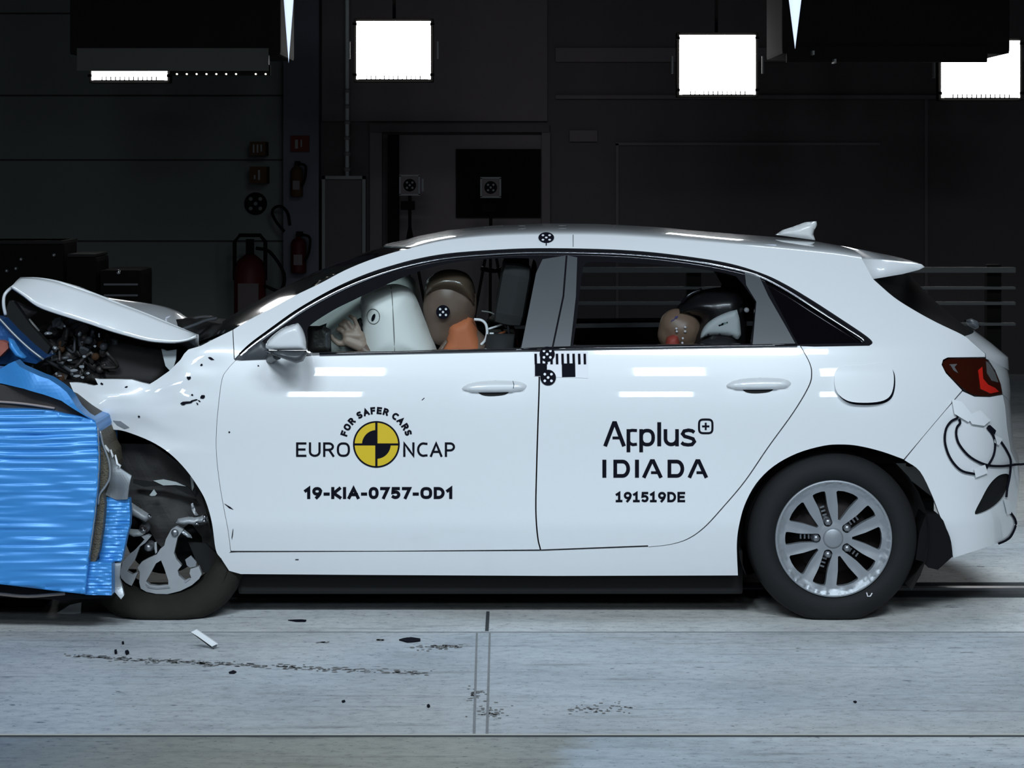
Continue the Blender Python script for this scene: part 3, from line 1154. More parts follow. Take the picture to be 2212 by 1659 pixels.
cp(mesh('roof_panel', [v for r in rows for v in r], [(i * W + k, i * W + k + 1, (i + 1) * W + k + 1, (i + 1) * W + k) for i in range(len(rows) - 1) for k in range(W - 1)], 'paint', car))
# dark roof lining under it
lin = []
for i in range(0, len(rows), 3):
    lin += [rows[i][k] + Vector((0, 0, -.035)) for k in range(2, W - 2, 3)]
LW = len(range(2, W - 2, 3))
cp(mesh('roof_lining', lin, [(i * LW + k, i * LW + k + 1, (i + 1) * LW + k + 1, (i + 1) * LW + k) for i in range(len(lin) // LW - 1) for k in range(LW - 1)], 'dark', car))

# ---- windscreen
near = [S(q[0], q[1], -.004) for q in APIL]
cen_px = [(402, 742), (845, 527)]
base_c, head_c = P(405, 741, .9), rows[0][NT] + Vector((-.004, 0, -.004))
WS = []
for i, e in enumerate(near):
    s = i / (len(near) - 1)
    c_ = base_c.lerp(head_c, s) + Vector((0, 0, (.034) * math.sin(math.pi * s)))
    row = []
    for k in range(17):
        y = e.y + (.9 - e.y) * k / 16
        u = (.9 - y) / (.9 - e.y)
        q = c_.lerp(e, u ** 2.2)
        row.append(Vector((q.x, y, q.z)))
    row += [Vector((v.x, 1.8 - v.y, v.z)) for v in row[-2::-1]]
    WS.append(row)
W = len(WS[0])
cp(mesh('windscreen', [v for r in WS for v in r], [(i * W + k, i * W + k + 1, (i + 1) * W + k + 1, (i + 1) * W + k) for i in range(len(WS) - 1) for k in range(W - 1)], 'screen', car))

# ---- spoiler
prof_n = [(1862, 560), (1920, 563), (1970, 567), (1992, 572), (1997, 577), (1985, 583), (1950, 592), (1915, 598), (1885, 603)]
pn = [S(*q) for q in prof_n]
pc = []
for i, q in enumerate(pn):
    if i <= 4:
        x = q.x + .07 * i / 4
        pc.append(Vector((x, .9, roof_c(min(x, 1.66)) - (0 if i < 4 else .012))))
    else:
        pc.append(Vector((q.x + .07 * (8 - i) / 4, .9, q.z + .01)))
rows2 = []
for k in range(13):
    t = k / 12
    u = (1 - t) ** 2
    rows2.append([Vector((pc[i].x + (pn[i].x - pc[i].x) * u, pn[i].y + (.9 - pn[i].y) * t, pc[i].z + (pn[i].z - pc[i].z) * u)) for i in range(len(pn))])
rows2 += [[Vector((v.x, 1.8 - v.y, v.z)) for v in r] for r in rows2[-2::-1]]
W = len(pn)
fs_ = [(i * W + k, (i + 1) * W + k, (i + 1) * W + (k + 1) % W, i * W + (k + 1) % W) for i in range(len(rows2) - 1) for k in range(W)]
fs_ += [tuple(range(W)), tuple((len(rows2) - 1) * W + k for k in range(W))[::-1]]
cp(mesh('spoiler', [v for r in rows2 for v in r], fs_, 'paint', car))

# ---- rear window, tailgate, rear bumper skin
def cross_loft(name, near, centre, m, n=12, pw=2.0):
    rr = []
    for e, c_ in zip(near, centre):
        row = []
        for k in range(n + 1):
            y = e.y + (.9 - e.y) * k / n
            u = ((.9 - y) / (.9 - e.y)) ** pw if abs(.9 - e.y) > 1e-6 else 0
            q = c_.lerp(e, u)
            row.append(Vector((q.x, y, q.z)))
        row += [Vector((v.x, 1.8 - v.y, v.z)) for v in row[-2::-1]]
        rr.append(row)
    W = len(rr[0])
    return cp(mesh(name, [v for r in rr for v in r], [(i * W + k, (i + 1) * W + k, (i + 1) * W + k + 1, i * W + k + 1) for i in range(len(rr) - 1) for k in range(W - 1)], m, car))


nw = [S(q[0], q[1], -.006) for q in ((1884, 600), (1931, 642), (1978, 672), (2024, 697), (2084, 725))]
cw = [P(1950, 582, .9), P(1981, 616, .9), P(2012, 648, .9), P(2043, 676, .9), P(2070, 698, .9)]
cross_loft('rear_window', nw, cw, 'rear_glass')
nt_ = [S(q[0], q[1], -.003) for q in ((2084, 726), (2105, 744), (2129, 764), (2130, 775))]
ct_ = [P(2072, 699, .9), P(2112, 728, .9), P(2151, 760, .9), P(2153, 790, .9)]
cross_loft('tailgate', nt_, ct_, 'paint', pw=3)
nt_ = [S(q[0], q[1]) for q in ((2133, 774), (2150, 800), (2162, 830), (2166, 852))]
ct_ = [P(2150, 790, .9), P(2152, 810, .9), P(2152, 835, .9), P(2150, 858, .9)]
cross_loft('tailgate_lower', nt_, ct_, 'paint', pw=3)
# thin bright rod along the rear window
tube_pts = [P(1968, 604, .70), P(2006, 645, .68), P(2044, 683, .66), P(2078, 716, .62)]
cp(tube('rear_window_rod', tube_pts, .005, 'chrome', car))
cp(puff('camera_pod', [(2083, 692), (2098, 688), (2112, 694), (2118, 706), (2106, 712), (2092, 704)], 'satin', car, .86, .04, .04, 8, step=5))

# ---- rear bumper
BSEAM = [(2080, 846), (2040, 888), (1996, 940), (1955, 994)]
outline = join([(2079.5, 845.5), (2105, 857), (2138, 858), (2166, 853), (2171, 877), (2175, 919), (2183, 974), (2198, 1007), (2200, 1043), (2196, 1090), (2194, 1132), (2182, 1163), (2160, 1172), (2100, 1192), (2059, 1205)],
               cr([(2059, 1205), (2052, 1160), (2031, 1115), (2014, 1071), (1987, 1018), (1954, 994)], 4), [(1996, 942), (2040, 890)])
VENT = cr([(2106, 1111), (2120, 1078), (2138, 1046), (2158, 1027), (2177, 1024), (2181, 1038), (2168, 1074), (2140, 1100)], 4, closed=True)
cp(panel('bumper', outline, 'paint', car, step=11, flange=.03, holes=(VENT,)), True)
cp(panel('bumper_vent', [tuple(q) for q in (np.array(VENT) - np.mean(VENT, 0)) * 1.08 + np.mean(VENT, 0)], 'dark', car, step=10, flange=.01, surf=lambda a, b: S(a, b, -.018)), True)
nt_ = [S(*q) for q in ((2166, 853), (2173, 900), (2183, 974), (2198, 1007), (2200, 1043), (2196, 1090), (2194, 1132), (2182, 1163))]
ct_ = [P(2150, 858, .9), P(2152, 880, .9), P(2156, 930, .9), P(2170, 960, .9), P(2172, 1000, .9), P(2168, 1045, .9), P(2160, 1080, .9), P(2140, 1110, .9)]
cross_loft('rear_bumper_face', nt_, ct_, 'paint', pw=3)

# ---- tail light
TL = join(cr([(2037, 790), (2038, 781), (2049, 775)], 3), [(2128, 774), (2136, 784), (2152, 806), (2162, 830), (2165, 850)], cr([(2165, 850), (2138, 855), (2106, 853), (2082, 840), (2046, 805), (2037, 790)], 4))
tl, tl2 = cp(panel('tail_light', TL, 'tail', car, step=7, flange=.03, surf=lambda a, b: S(a, b, -.002)), True)
for out, m_, nm in (([(2113, 800), (2122, 792), (2124, 818), (2135, 831), (2150, 838), (2158, 846), (2140, 850), (2118, 840)], 'tail_red', 'lamp_band'),
                    ([(2130, 780), (2138, 786), (2150, 806), (2157, 826), (2142, 822), (2132, 806)], 'smoke_lens', 'reverse_lens'),
                    ([(2052, 787), (2068, 786), (2062, 793), (2070, 806), (2060, 800)], 'smoke_lens', 'lens_edge')):
    panel(nm, out, m_, tl, step=5, flange=.004, surf=lambda a, b: S(a, b, .002))

# ---- fuel flap, proud at its lower edge
FF = cr([(1804, 806), (1812, 794), (1830, 790), (1870, 788), (1905, 784), (1922, 790), (1930, 806), (1930, 834), (1922, 856), (1902, 867), (1865, 870), (1832, 866), (1810, 850), (1803, 828)], 4, closed=True)
cp(panel('flap_gap_shade', [(a + 3, b + 5) for a, b in FF], 'ink', car, step=8, flange=.003, surf=lambda a, b: S(a, b, .0015)))  # black sheet set lower than the flap, paints the shade in its gap
cp(panel('fuel_flap', FF, 'paint', car, step=8, flange=.02, surf=lambda a, b: S(a, b, .004 + .026 * max(0, (b - 800) / 70) ** 1.5)))
# ---- antenna
fin = [(1675, 507), (1690, 497), (1712, 490), (1739, 480), (1764, 478), (1765, 486), (1759, 497), (1757, 506), (1761, 519)]
cp(puff('antenna', fin, mat('antenna_plastic', (.74, .75, .75), .35, coat=.5), car, .9, .03, .03, 14, step=5))

# ---- door handles
def handle(cx, cy, door):
    out = cr([(cx - 71, cy + 3), (cx - 55, cy - 8), (cx - 20, cy - 14), (cx + 20, cy - 15), (cx + 55, cy - 12), (cx + 71, cy - 3), (cx + 62, cy + 8), (cx + 30, cy + 12), (cx - 30, cy + 13), (cx - 58, cy + 10)], 4, closed=True)
    pts, tri, d = fill(out, 6)
    h = np.sqrt(np.clip(1 - (1 - np.clip(d / 13, 0, 1)) ** 2, 0, 1))
    vs_ = [S(q[0], q[1], -.004 + .034 * h[i]) for i, q in enumerate(pts)]
    fs_ = [t if (vs_[t[1]] - vs_[t[0]]).cross(vs_[t[2]] - vs_[t[0]]).y < 0 else (t[0], t[2], t[1]) for t in tri]
    o = mesh('door_handle', vs_, fs_, 'paint', door)
    cup = cr([(cx - 36, cy + 8), (cx - 10, cy + 12), (cx + 30, cy + 9), (cx + 22, cy + 17), (cx - 8, cy + 20), (cx - 28, cy + 17)], 4, closed=True)
    pts, tri, d = fill(cup, 5)
    vs_ = [S(q[0], q[1], .0012) for q in pts]
    mesh('handle_shade_patch', vs_, [t if (vs_[t[1]] - vs_[t[0]]).cross(vs_[t[2]] - vs_[t[0]]).y < 0 else (t[0], t[2], t[1]) for t in tri], 'dark', door)  # flat dark patch on the door, paints the shaded hollow below the handle
    return o


handle(1068, 836, d1)
handle(1639, 830, d2)
lk = [S(1108 + dx, 827 + dy, .029) for dx, dy in ((0, -4), (2, 3), (1, 12))]
tube('lock_cover_seam', lk, .0012, 'satin', d1, n=6, sm=1)

# ---- wing mirror (on the door)
sh = [(572, 752), (577, 738), (590, 724), (612, 708), (636, 700), (645, 699), (655, 714), (661, 735), (662, 756), (600, 757)]
mr = puff('wing_mirror', join(cr(sh[:9], 4), sh[9:]), 'paint', d1, lambda a, b: -.15 + (b - 730) * .0002, .04, .05, 14, step=5)
lo = [(570, 757), (662, 757), (664, 764), (655, 780), (640, 785), (615, 776), (592, 768)]
puff('mirror_base', lo, 'satin', mr, -.15, .05, .06, 14, step=6)
tube('mirror_stalk', [P(600, 768, -.14), P(590, 770, -.06), S(585, 775, -.01)], .016, 'satin', mr, taper=1.3)
puff('mirror_sail', [(512, 778), (540, 752), (566, 736), (580, 752), (584, 775)], 'satin', mr, .035, .012, .01, 16, step=6)

# ---- wheels
def wheel(px, py, y0, name='wheel', front=False):
    c = P(px, py, y0)
    t = None
    R = c.z if not front else c.z
    R = .3125

    def flat(v):
        zmin = .004
        if v.z < zmin + .02:
            k = zmin + .02 - v.z
            v = Vector((v.x, v.y - (.012 if v.y < c.y + .03 else 0) * min(1, k / .02), zmin + .02 - .02 * min(1, k / .02)))
        return v
    prof = [(.205, .035), (.213, .010), (.222, -.004), (.245, -.013), (.272, -.011), (.292, .002), (.304, .012), (.3095, .026), (R, .045), (R, .075), (R - .006, .078), (R - .006, .083), (R, .086), (R, .115), (R - .006, .118), (R - .006, .123), (R, .126), (R, .16), (.3095, .178), (.292, .2), (.25, .212), (.213, .20), (.205, .17)]
    tyre = lathe('tyre', prof, 'tyre', None, c, 'Y', 96, fn=flat)
    return c, tyre


RC = (1801, 1164)
c, tyre = wheel(RC[0], RC[1], .035)
# alloy: a dished disc with five slots and five wide openings
def dish(u, v):
    r = math.hypot(u, v)
    d = 0.006 + .020 * max(0, 1 - (r / .19)) ** 1.2 - .012 * max(0, 1 - r / .06) - (.008 if r > .203 else 0)
    th = (math.degrees(math.atan2(v, u)) - 18) % 36 - 18
    return Vector((c.x + u, c.y + d + .0009 * abs(th) * min(1, max(0, (r - .05) / .08)) * (.4 if r < .19 else 0), c.z + v))


holes = []
for k in range(5):
    a = math.radians(36 + 72 * k)
    rx, rv = Vector((math.cos(a), math.sin(a))), Vector((-math.sin(a), math.cos(a)))
    holes.append(cr([tuple(rx * r + rv * s) for r, s in ((.045, 0), (.052, .014), (.066, .016), (.12, .017), (.168, .024), (.176, .018), (.178, 0), (.176, -.018), (.168, -.024), (.12, -.017), (.066, -.016), (.052, -.014))], 3, closed=True))
    a = math.radians(72 * k)
    rx, rv = Vector((math.cos(a), math.sin(a))), Vector((-math.sin(a), math.cos(a)))
    holes.append([tuple(rx * r + rv * s) for r, s in ((.070, .004), (.12, .021), (.166, .042), (.172, .038), (.177, .018), (.178, 0), (.177, -.018), (.172, -.038), (.166, -.042), (.12, -.021), (.070, -.004))])
circ = [(.2115 * math.cos(a), .2115 * math.sin(a)) for a in np.linspace(0, 2 * math.pi, 96, endpoint=False)]
wh = cp(panel('wheel', circ, 'alloy', car, step=.0075, flange=.03, surf=dish, holes=holes))
tyre.parent = wh
lathe('rim_lip', [(.206, .0), (.2135, -.004), (.216, .004), (.212, .02)], 'alloy', wh, (c.x, c.y, c.z), 'Y', 96)
lathe('rim_barrel', [(.205, .02), (.195, .06), (.19, .17)], 'brake', wh, (c.x, c.y, c.z), 'Y', 64)
lathe('centre_cap', [(0, .009), (.030, .010), (.036, .013), (.038, .018), (.038, .03)], 'alloy', wh, (c.x, c.y, c.z), 'Y', 40)
lathe('brake_disc', [(0, .07), (.07, .07), (.075, .085), (.138, .085), (.14, .10), (.19, .105), (.2, .13)], 'brake', wh, (c.x, c.y, c.z), 'Y', 48)
for k in range(5):
    a = math.radians(36 + 72 * k)
    q = (c.x + .063 * math.cos(a), c.y, c.z + .063 * math.sin(a))
    lathe('lug_nut', [(0, .006), (.010, .006), (.0135, .012), (.0135, .045), (.019, .046), (.019, .06)], 'steel', wh, q, 'Y', 6)
    for s in (.085, .10, .115):
        qq = (c.x + s * math.cos(a), c.y + .062, c.z + s * math.sin(a))
        o = box('disc_slot', -.008, .008, -.004, .006, -.003, .003, 'steel', wh)
        o.data.transform(Matrix.Translation(qq) @ Matrix.Rotation(-a - math.pi / 2, 4, 'Y'))
# tyre wall mark
mk = [(1872, 1280), (1874, 1288), (1880, 1288), (1884, 1281)]
tube('tyre_mark', [P(a, b_, .02) for a, b_ in mk], .0022, 'white_vinyl', wh, n=6, sm=1)
# far rear wheel
c_far = Vector((c.x, 1.765, c.z))
tyf = mirror_copy(tyre)
whf = mirror_copy(wh)
CAR.append(whf)
tyf.parent = whf

# ---- wheel-house linings
def house(name, cx, cz, r, y0, y1, a0, a1, m='liner'):
    vs_, fs_ = [], []
    n = 24
    for i in range(n + 1):
        a = math.radians(a0 + (a1 - a0) * i / n)
        vs_ += [Vector((cx + r * math.cos(a), y0, cz + r * math.sin(a))), Vector((cx + r * math.cos(a), y1, cz + r * math.sin(a)))]
    for i in range(n):
        fs_.append((2 * i, 2 * i + 2, 2 * i + 3, 2 * i + 1))
    b = len(vs_)
    vs_.append(Vector((cx, y1, cz)))
    for i in range(n):
        fs_.append((b, 2 * i + 1, 2 * i + 3))
    return cp(mesh(name, vs_, fs_, m, car), True)


house('wheel_house', c.x, c.z + .01, .352, .045, .34, -35, 215)
# mud flap
fl = [(2026, 1110), (2038, 1125), (2054, 1168), (2057, 1203), (2026, 1231), (2005, 1226), (1993, 1213), (1978, 1209), (1986, 1150), (2000, 1110)]
cp(slab('mud_flap', fl, 'flap', car, .06, .16, step=14), True)

# ================================================================ car: structure behind the panels
def z2(x, y):
    return (x / 3.687, 900 + y / 3.687)


def z3(x, y):
    return (180 + x / 5.72, 1060 + y / 5.72)


cp(box('lowered_underbody', -1.02, .86, .15, 1.65, .075, .24, 'dark', car, .012))  # floor pan lowered below true clearance to shade the floor under the sill
cp(box('underbody_rear', .86, 1.05, .34, 1.46, .105, .24, 'dark', car, .012))
cp(box('underbody_tail', 1.05, 1.62, .42, 1.38, .24, .40, 'dark', car, .02))
# door cards and inner rear quarter, dark
pts, tri, d = fill([(515, 790), (700, 776), (1160, 768), (1740, 760), (1890, 758), (2060, 800), (2000, 900), (1900, 950), (1700, 960), (1560, 1150), (1400, 1182), (500, 1190), (470, 1000), (485, 840)], 40)
vs_ = [S(q[0], q[1], -.075) for q in pts]
cp(mesh('door_card', vs_, tri, 'dark', car), True)
# inner D-pillar
pts, tri, d = fill([(1650, 575), (1850, 575), (1880, 600), (1975, 672), (2080, 726), (2100, 770), (1900, 760), (1880, 740), (1760, 650)], 30)
vs_ = [S(q[0], q[1], -.05) for q in pts]
cp(mesh('pillar_lining', vs_, tri, 'dark', car), True)
cp(box('bulkhead', -1.12, -1.07, .14, 1.66, .24, .93, 'dark', car, .01))
cp(box('dashboard', -1.06, -.72, .13, 1.67, .62, .935, 'dark', car, .05))
cp(box('luggage_floor', .98, 1.7, .25, 1.55, .55, .62, 'dark', car, .01))
cp(box('rear_shelf', 1.12, 1.62, .28, 1.52, .93, .95, 'dark', car, .008))


def seat(x, y, wd, zc, back_x, head=True):
    s = box('seat', x - .26, x + .26, y - wd, y + wd, zc - .14, zc, 'seat', car, .045)
    CAR.append(s)
    bm = bmesh.new()
    n = 8
    for i in range(n + 1):
        t = i / n
        xx = x + .2 + (back_x - x - .2) * t
        zz = zc - .05 + (.62) * t
        wv = wd * (1 - .18 * t * t)
        for dx, dy in ((-.06, -wv), (-.075, -wv * .5), (-.075, wv * .5), (-.06, wv), (.06, wv), (.07, 0), (.06, -wv)):
            bm.verts.new((xx + dx * (1 - .25 * t), y + dy, zz))
    bm.verts.ensure_lookup_table()
    m_ = 7
    for i in range(n):
        for k in range(m_):
            bm.faces.new([bm.verts[i * m_ + k], bm.verts[i * m_ + (k + 1) % m_], bm.verts[(i + 1) * m_ + (k + 1) % m_], bm.verts[(i + 1) * m_ + k]])
    bm.faces.new([bm.verts[k] for k in range(m_)][::-1])
    bm.faces.new([bm.verts[n * m_ + k] for k in range(m_)])
    bm_obj('backrest', bm, 'seat', s, smooth=True)
    if head:
        o_ = box('headrest', -.06, .055, -.135, .135, -.12, .12, 'seat', s, .045)
        o_.data.transform(Matrix.Translation((back_x + .045, y, zc + .72)) @ Matrix.Rotation(math.radians(10), 4, 'Y'))
        for e in (-.05, .05):
            tube('headrest_post', [(back_x + .03, y + e, zc + .55), (back_x + .02, y + e, zc + .68)], .006, 'steel', s, sm=1, n=6)
    return s


seat(-.32, .44, .25, .46, -.04)
seat(-.32, 1.36, .25, .46, -.04)
st = box('seat', .66, 1.12, .26, 1.54, .36, .52, 'seat', car, .05)
CAR.append(st)
o = box('backrest', -.07, .07, .26, 1.54, 0, .50, 'seat', st, .05)
o.data.transform(Matrix.Translation((1.06, 0, .48)) @ Matrix.Rotation(math.radians(18), 4, 'Y'))
# steering wheel behind the airbag
sw = []
for i in range(25):
    a = 2 * math.pi * i / 24
    sw.append((-.60 + .06 * math.sin(a), .42 + .18 * math.cos(a), .80 + .17 * math.sin(a)))
cp(tube('steering_wheel', sw, .015, 'dark', car, sm=1))
# seat belt and centre of the far side
cp(tube('grab_handle', [P(1100, 575, 1.52), P(1070, 585, 1.5), P(1040, 580, 1.52)], .01, 'satin', car))

# airbags
bag = cr([(782, 762), (780, 720), (780, 680), (779, 645), (790, 632), (815, 620), (850, 613), (875, 618), (888, 626), (900, 645), (918, 690), (938, 740), (946, 762)], 4)
ab = cp(puff('airbag', join(bag, [(940, 780), (860, 800), (790, 785)]), 'bag', car, .40, .17, .17, 70, step=8))
# seam line and vent hole lie on the bag
def on_bag(px, py, lift=.003):
    q = np.array(resample(join(bag, [(940, 780), (860, 800), (790, 785)]), 8))
    d = np.sqrt(((q - np.array((px, py))) ** 2).sum(1)).min()
    h = math.sqrt(max(0, 1 - (1 - min(d / 70, 1)) ** 2))
    return P(px, py, .40) + Vector((0, -.17 * h - lift, 0))


seam = [(846, 617), (851, 640), (854, 680), (856, 720), (857, 758)]
tube('seam', [on_bag(*q) for q in seam], .0016, 'frame', ab, n=6)
vs_ = []
for r in (0, 1):
    for k in range(20):
        a = 2 * math.pi * k / 20
        u, v = math.cos(a) * (6 if r == 0 else 4.5) * .62, math.sin(a) * (9 if r == 0 else 7)
        vs_.append(on_bag(811 + u * .9 + v * .35, 681 - v * .9 + u * .3, .004))
mesh('vent_hole', vs_[:20], [tuple(range(20))], 'ink', ab, smooth=False)
ring = []
for k in range(25):
    a = 2 * math.pi * k / 24
    ring.append(on_bag(811 + 14 * math.cos(a), 679 + 16 * math.sin(a), .001))
tube('vent_seam', ring, .0015, 'frame', ab, n=6, sm=1)
# passenger airbag on the far side
pb = cr([(672, 735), (668, 702), (690, 682), (740, 640), (800, 600), (870, 590), (905, 620), (900, 680), (870, 740)], 4)
cp(puff('airbag', join(pb, [(850, 790), (690, 790)]), 'bag_far', car, .82, .44, .30, 60, step=12))

# loose interior trim seen ahead of the hand
cp(puff('trim_shard', [(664, 704), (690, 704), (706, 698), (704, 706), (714, 712), (716, 760), (664, 764)], 'engine', car, .28, .03, .05, 12, step=6))
cp(puff('switch_pod', [(694, 720), (704, 712), (713, 714), (714, 756), (696, 758)], 'satin', car, .27, .02, .02, 8, step=5))
cp(puff('wheel_spoke', [(772, 690), (779, 686), (786, 700), (800, 748), (804, 764), (790, 764), (776, 720), (770, 700)], 'dark', car, .36, .02, .03, 8, step=5))

# instrument wires behind the driver
wires = [([(1024, 690), (1040, 692), (1050, 702), (1052, 722), (1046, 738), (1034, 748)], .007, 'white_vinyl', .36),
         ([(1040, 672), (1062, 676), (1080, 690), (1094, 708)], .004, 'frame', .40),
         ([(1050, 712), (1070, 706), (1086, 700)], .005, 'white_vinyl', .38),
         ([(1062, 730), (1078, 722), (1092, 716)], .006, 'orange', .40),
         ([(1080, 742), (1096, 728), (1104, 704), (1130, 684)], .005, 'brown_sign', .42),
         ([(1060, 752), (1080, 738), (1110, 730), (1120, 715)], .006, 'rig', .39),
         ([(1098, 700), (1108, 688), (1126, 690)], .004, 'white_vinyl', .44),
         ([(1052, 690), (1076, 700), (1100, 740)], .006, 'rig', .42),
         ([(1070, 668), (1090, 690), (1112, 712), (1118, 745)], .005, 'red', .43)]
for pp, r, m_, y in wires:
    cp(tube('sensor_wire', [P(a, b, y) for a, b in pp], r * .8, m_, car, n=6))
for a, b in ((1054, 756), (1102, 728), (1062, 722), (1120, 700)):
    q = P(a, b, .37)
    cp(box('wire_clip', q.x - .008, q.x + .008, q.y, q.y + .015, q.z - .006, q.z + .006, 'white_vinyl', car, .002))

# ================================================================ crushed front
hood_near = cr([(22, 622), (50, 642), (80, 663), (120, 679), (200, 703), (260, 723), (320, 738), (370, 742), (402, 739), (425, 730)], 4)
hood_ridge = cr([(43, 606), (80, 606), (120, 612), (160, 624), (205, 640), (260, 662), (320, 685), (370, 706), (405, 721), (426, 729)], 4)
hood_far = cr([(45, 610), (82, 610), (122, 616), (160, 626), (205, 645), (260, 655), (310, 662), (355, 672), (388, 690), (427, 727)], 4)
rows = []
L_ = len(hood_near)
for i in range(L_):
    s = i / (L_ - 1)
    n_, r_, f_ = P(*hood_near[i], .10 + .04 * s), P(*hood_ridge[i], .175), P(*hood_far[i], 1.1)
    row = []
    for k in range(9):
        t = k / 8
        q = n_.lerp(r_, t)
        q.y -= .004 * math.sin(math.pi * t)
        q.x += .006 * noise.noise(q * 9)
        q.y += .010 * noise.noise(q * 7)
        row.append(q)
    for k in range(0, 9):
        t = k / 8
        q = r_.lerp(f_, t)
        q.z -= .10 * math.sin(math.pi * t) * (.5 + .5 * s)
        row.append(q)
    for k in range(1, 5):
        t = k / 4
        q = f_ + Vector((0, .55 * t, -.10 * t * t))
        row.append(q)
    rows.append(row)
W = len(rows[0])
hood = cp(mesh('hood', [v for r in rows for v in r], [(i * W + k, i * W + k + 1, (i + 1) * W + k + 1, (i + 1) * W + k) for i in range(L_ - 1) for k in range(W - 1) if k != 8], 'paint', car))
sm_ = hood.modifiers.new('thick', 'SOLIDIFY')
sm_.thickness = .012
sm_.offset = -1
tube('hood_lip', [P(46, 608, .24), P(30, 618, .2), P(17, 628, .16), P(9, 640, .15), P(8, 660, .15), P(12, 680, .16)], .0065, 'paint', hood)
# inner skin under the hood front
puff('inner_skin', [(24, 648), (34, 650), (64, 662), (84, 672), (60, 690), (40, 684), (22, 676)], 'engine', hood, .24, .01, .05, 8, step=6)
# hinge
cp(slab('hood_hinge', [z1(*q) for q in ((1285, 715), (1330, 730), (1405, 720), (1400, 800), (1385, 850), (1355, 890), (1318, 850), (1300, 780))], mat('hinge_primer', (.55, .6, .62), .5), car, .22, .02, step=10))
# cowl and wiper remains
cp(puff('cowl', [(380, 690), (410, 686), (440, 694), (480, 700), (500, 712), (470, 728), (430, 745), (400, 772), (380, 775), (395, 740)], 'dark', car, .5, .12, .6, 20, step=10))
cp(tube('wiper_arm', [P(392, 712, .3), P(420, 702, .34), P(446, 692, .4), P(468, 688, .45)], .006, 'satin', car))
cp(tube('wiper_arm', [P(404, 694, .5), P(430, 686, .55), P(456, 685, .6)], .005, 'steel', car))
cp(tube('washer_hose', [P(424, 728, .3), P(440, 716, .34), P(455, 700, .42)], .004, 'rig', car))

# grille panel folded up, dark
cp(slab('grille', [z1(*q) for q in ((30, 440), (75, 330), (110, 340), (240, 520), (330, 620), (400, 700), (360, 790), (330, 800), (180, 640))], 'dark', car, .16, .05, step=10))
cp(slab('bumper_strip', [z1(*q) for q in ((-10, 470), (10, 480), (190, 640), (345, 785), (340, 800), (320, 795), (150, 640), (-10, 500))], 'foil', car, .13, .01, step=10))

# engine bay contents
eng = puff('engine_block', [(92, 700), (160, 686), (240, 702), (330, 735), (395, 745), (375, 800), (335, 842), (260, 850), (205, 850), (150, 838), (112, 800), (95, 760)], 'engine', car, .62, .28, .6, 60, step=10)
for v in eng.data.vertices:
    n3 = noise.noise_vector(v.co * 14) * .035
    v.co += n3
cp(eng)
rnd = random.Random(11)
poly_b = [(100, 690), (150, 692), (200, 715), (240, 735), (240, 790), (212, 815), (150, 825), (105, 800)]
cp(puff('inner_apron', [(225, 735), (320, 752), (372, 758), (366, 800), (335, 834), (270, 830), (215, 822), (208, 790)], mat('apron_grey', (.028, .025, .025), .7), car, .34, .03, .06, 14, step=9))
cnt = 0
while cnt < 70:
    px, py = rnd.uniform(60, 350), rnd.uniform(680, 830)
    if not inside(poly_b, np.array([[px, py]]))[0]:
        continue
    cnt += 1
    y = rnd.uniform(.26, .36)
    q = P(px, py, y)
    kind = rnd.random()
    if kind < .45:
        pts = [q + Vector((rnd.uniform(-.05, .05), rnd.uniform(-.02, .04), rnd.uniform(-.05, .05))) for _ in range(4)]
        cp(tube('engine_hose', pts, rnd.uniform(.004, .010), rnd.choice(['rig', 'engine', 'satin', 'dark']), car, n=6))
    elif kind < .8:
        rr = rnd.uniform(8, 18)
        out = [(px + rr * rnd.uniform(.5, 1) * math.cos(a), py + rr * rnd.uniform(.5, 1) * math.sin(a)) for a in np.linspace(0, 6.28, 7)[:-1]]
        o = slab('engine_bracket', out, rnd.choice(['engine', 'dark', 'satin', 'brake']), car, y, .012, step=8)
        o.data.transform(Matrix.Translation(q) @ Matrix.Rotation(rnd.uniform(-.7, .7), 4, 'Z') @ Matrix.Rotation(rnd.uniform(-.7, .7), 4, 'X') @ Matrix.Translation(-q))
        cp(o)
    else:
        blob_ = lathe('engine_cap', [(0, -.01), (.012, -.01), (.015, 0), (.015, .03), (0, .03)], rnd.choice(['engine', 'satin', 'brake', 'brown_sign']), car, (q.x, q.y, q.z), 'Y', 12)
        cp(blob_)
# bright metal bits in the bay
for px, py, rx, ry in ((104, 720, 10, 6), (172, 722, 5, 7), (119, 752, 6, 6), (205, 748, 4, 3), (160, 800, 9, 4), (150, 778, 8, 3), (176, 792, 7, 4), (165, 812, 9, 3), (122, 807, 4, 3), (182, 770, 5, 3), (214, 724, 3, 6), (140, 705, 3, 3), (70, 792, 4, 7), (112, 766, 3, 10), (178, 815, 6, 3), (190, 806, 5, 3), (130, 812, 5, 2)):
    out = [(px + rx * math.cos(a) * rnd.uniform(.6, 1.1), py + ry * math.sin(a) * rnd.uniform(.6, 1.1)) for a in np.linspace(0, 6.28, 9)[:-1]]
    o = puff('metal_fitting', out, 'foil', car, .245, .02, .02, 5, step=4)
    cp(o)
cp(tube('bonnet_stay', [P(62, 690, .2), P(84, 716, .2)], .006, 'frame', car, sm=1))
cp(puff('cable_plug', [(124, 815), (138, 806), (140, 830), (128, 828)], 'brown_sign', car, .25, .015, .02, 5, step=5))

# ---- front wheel, broken
FC = (345, 1165)
fy = .06
c = P(FC[0], FC[1], fy)


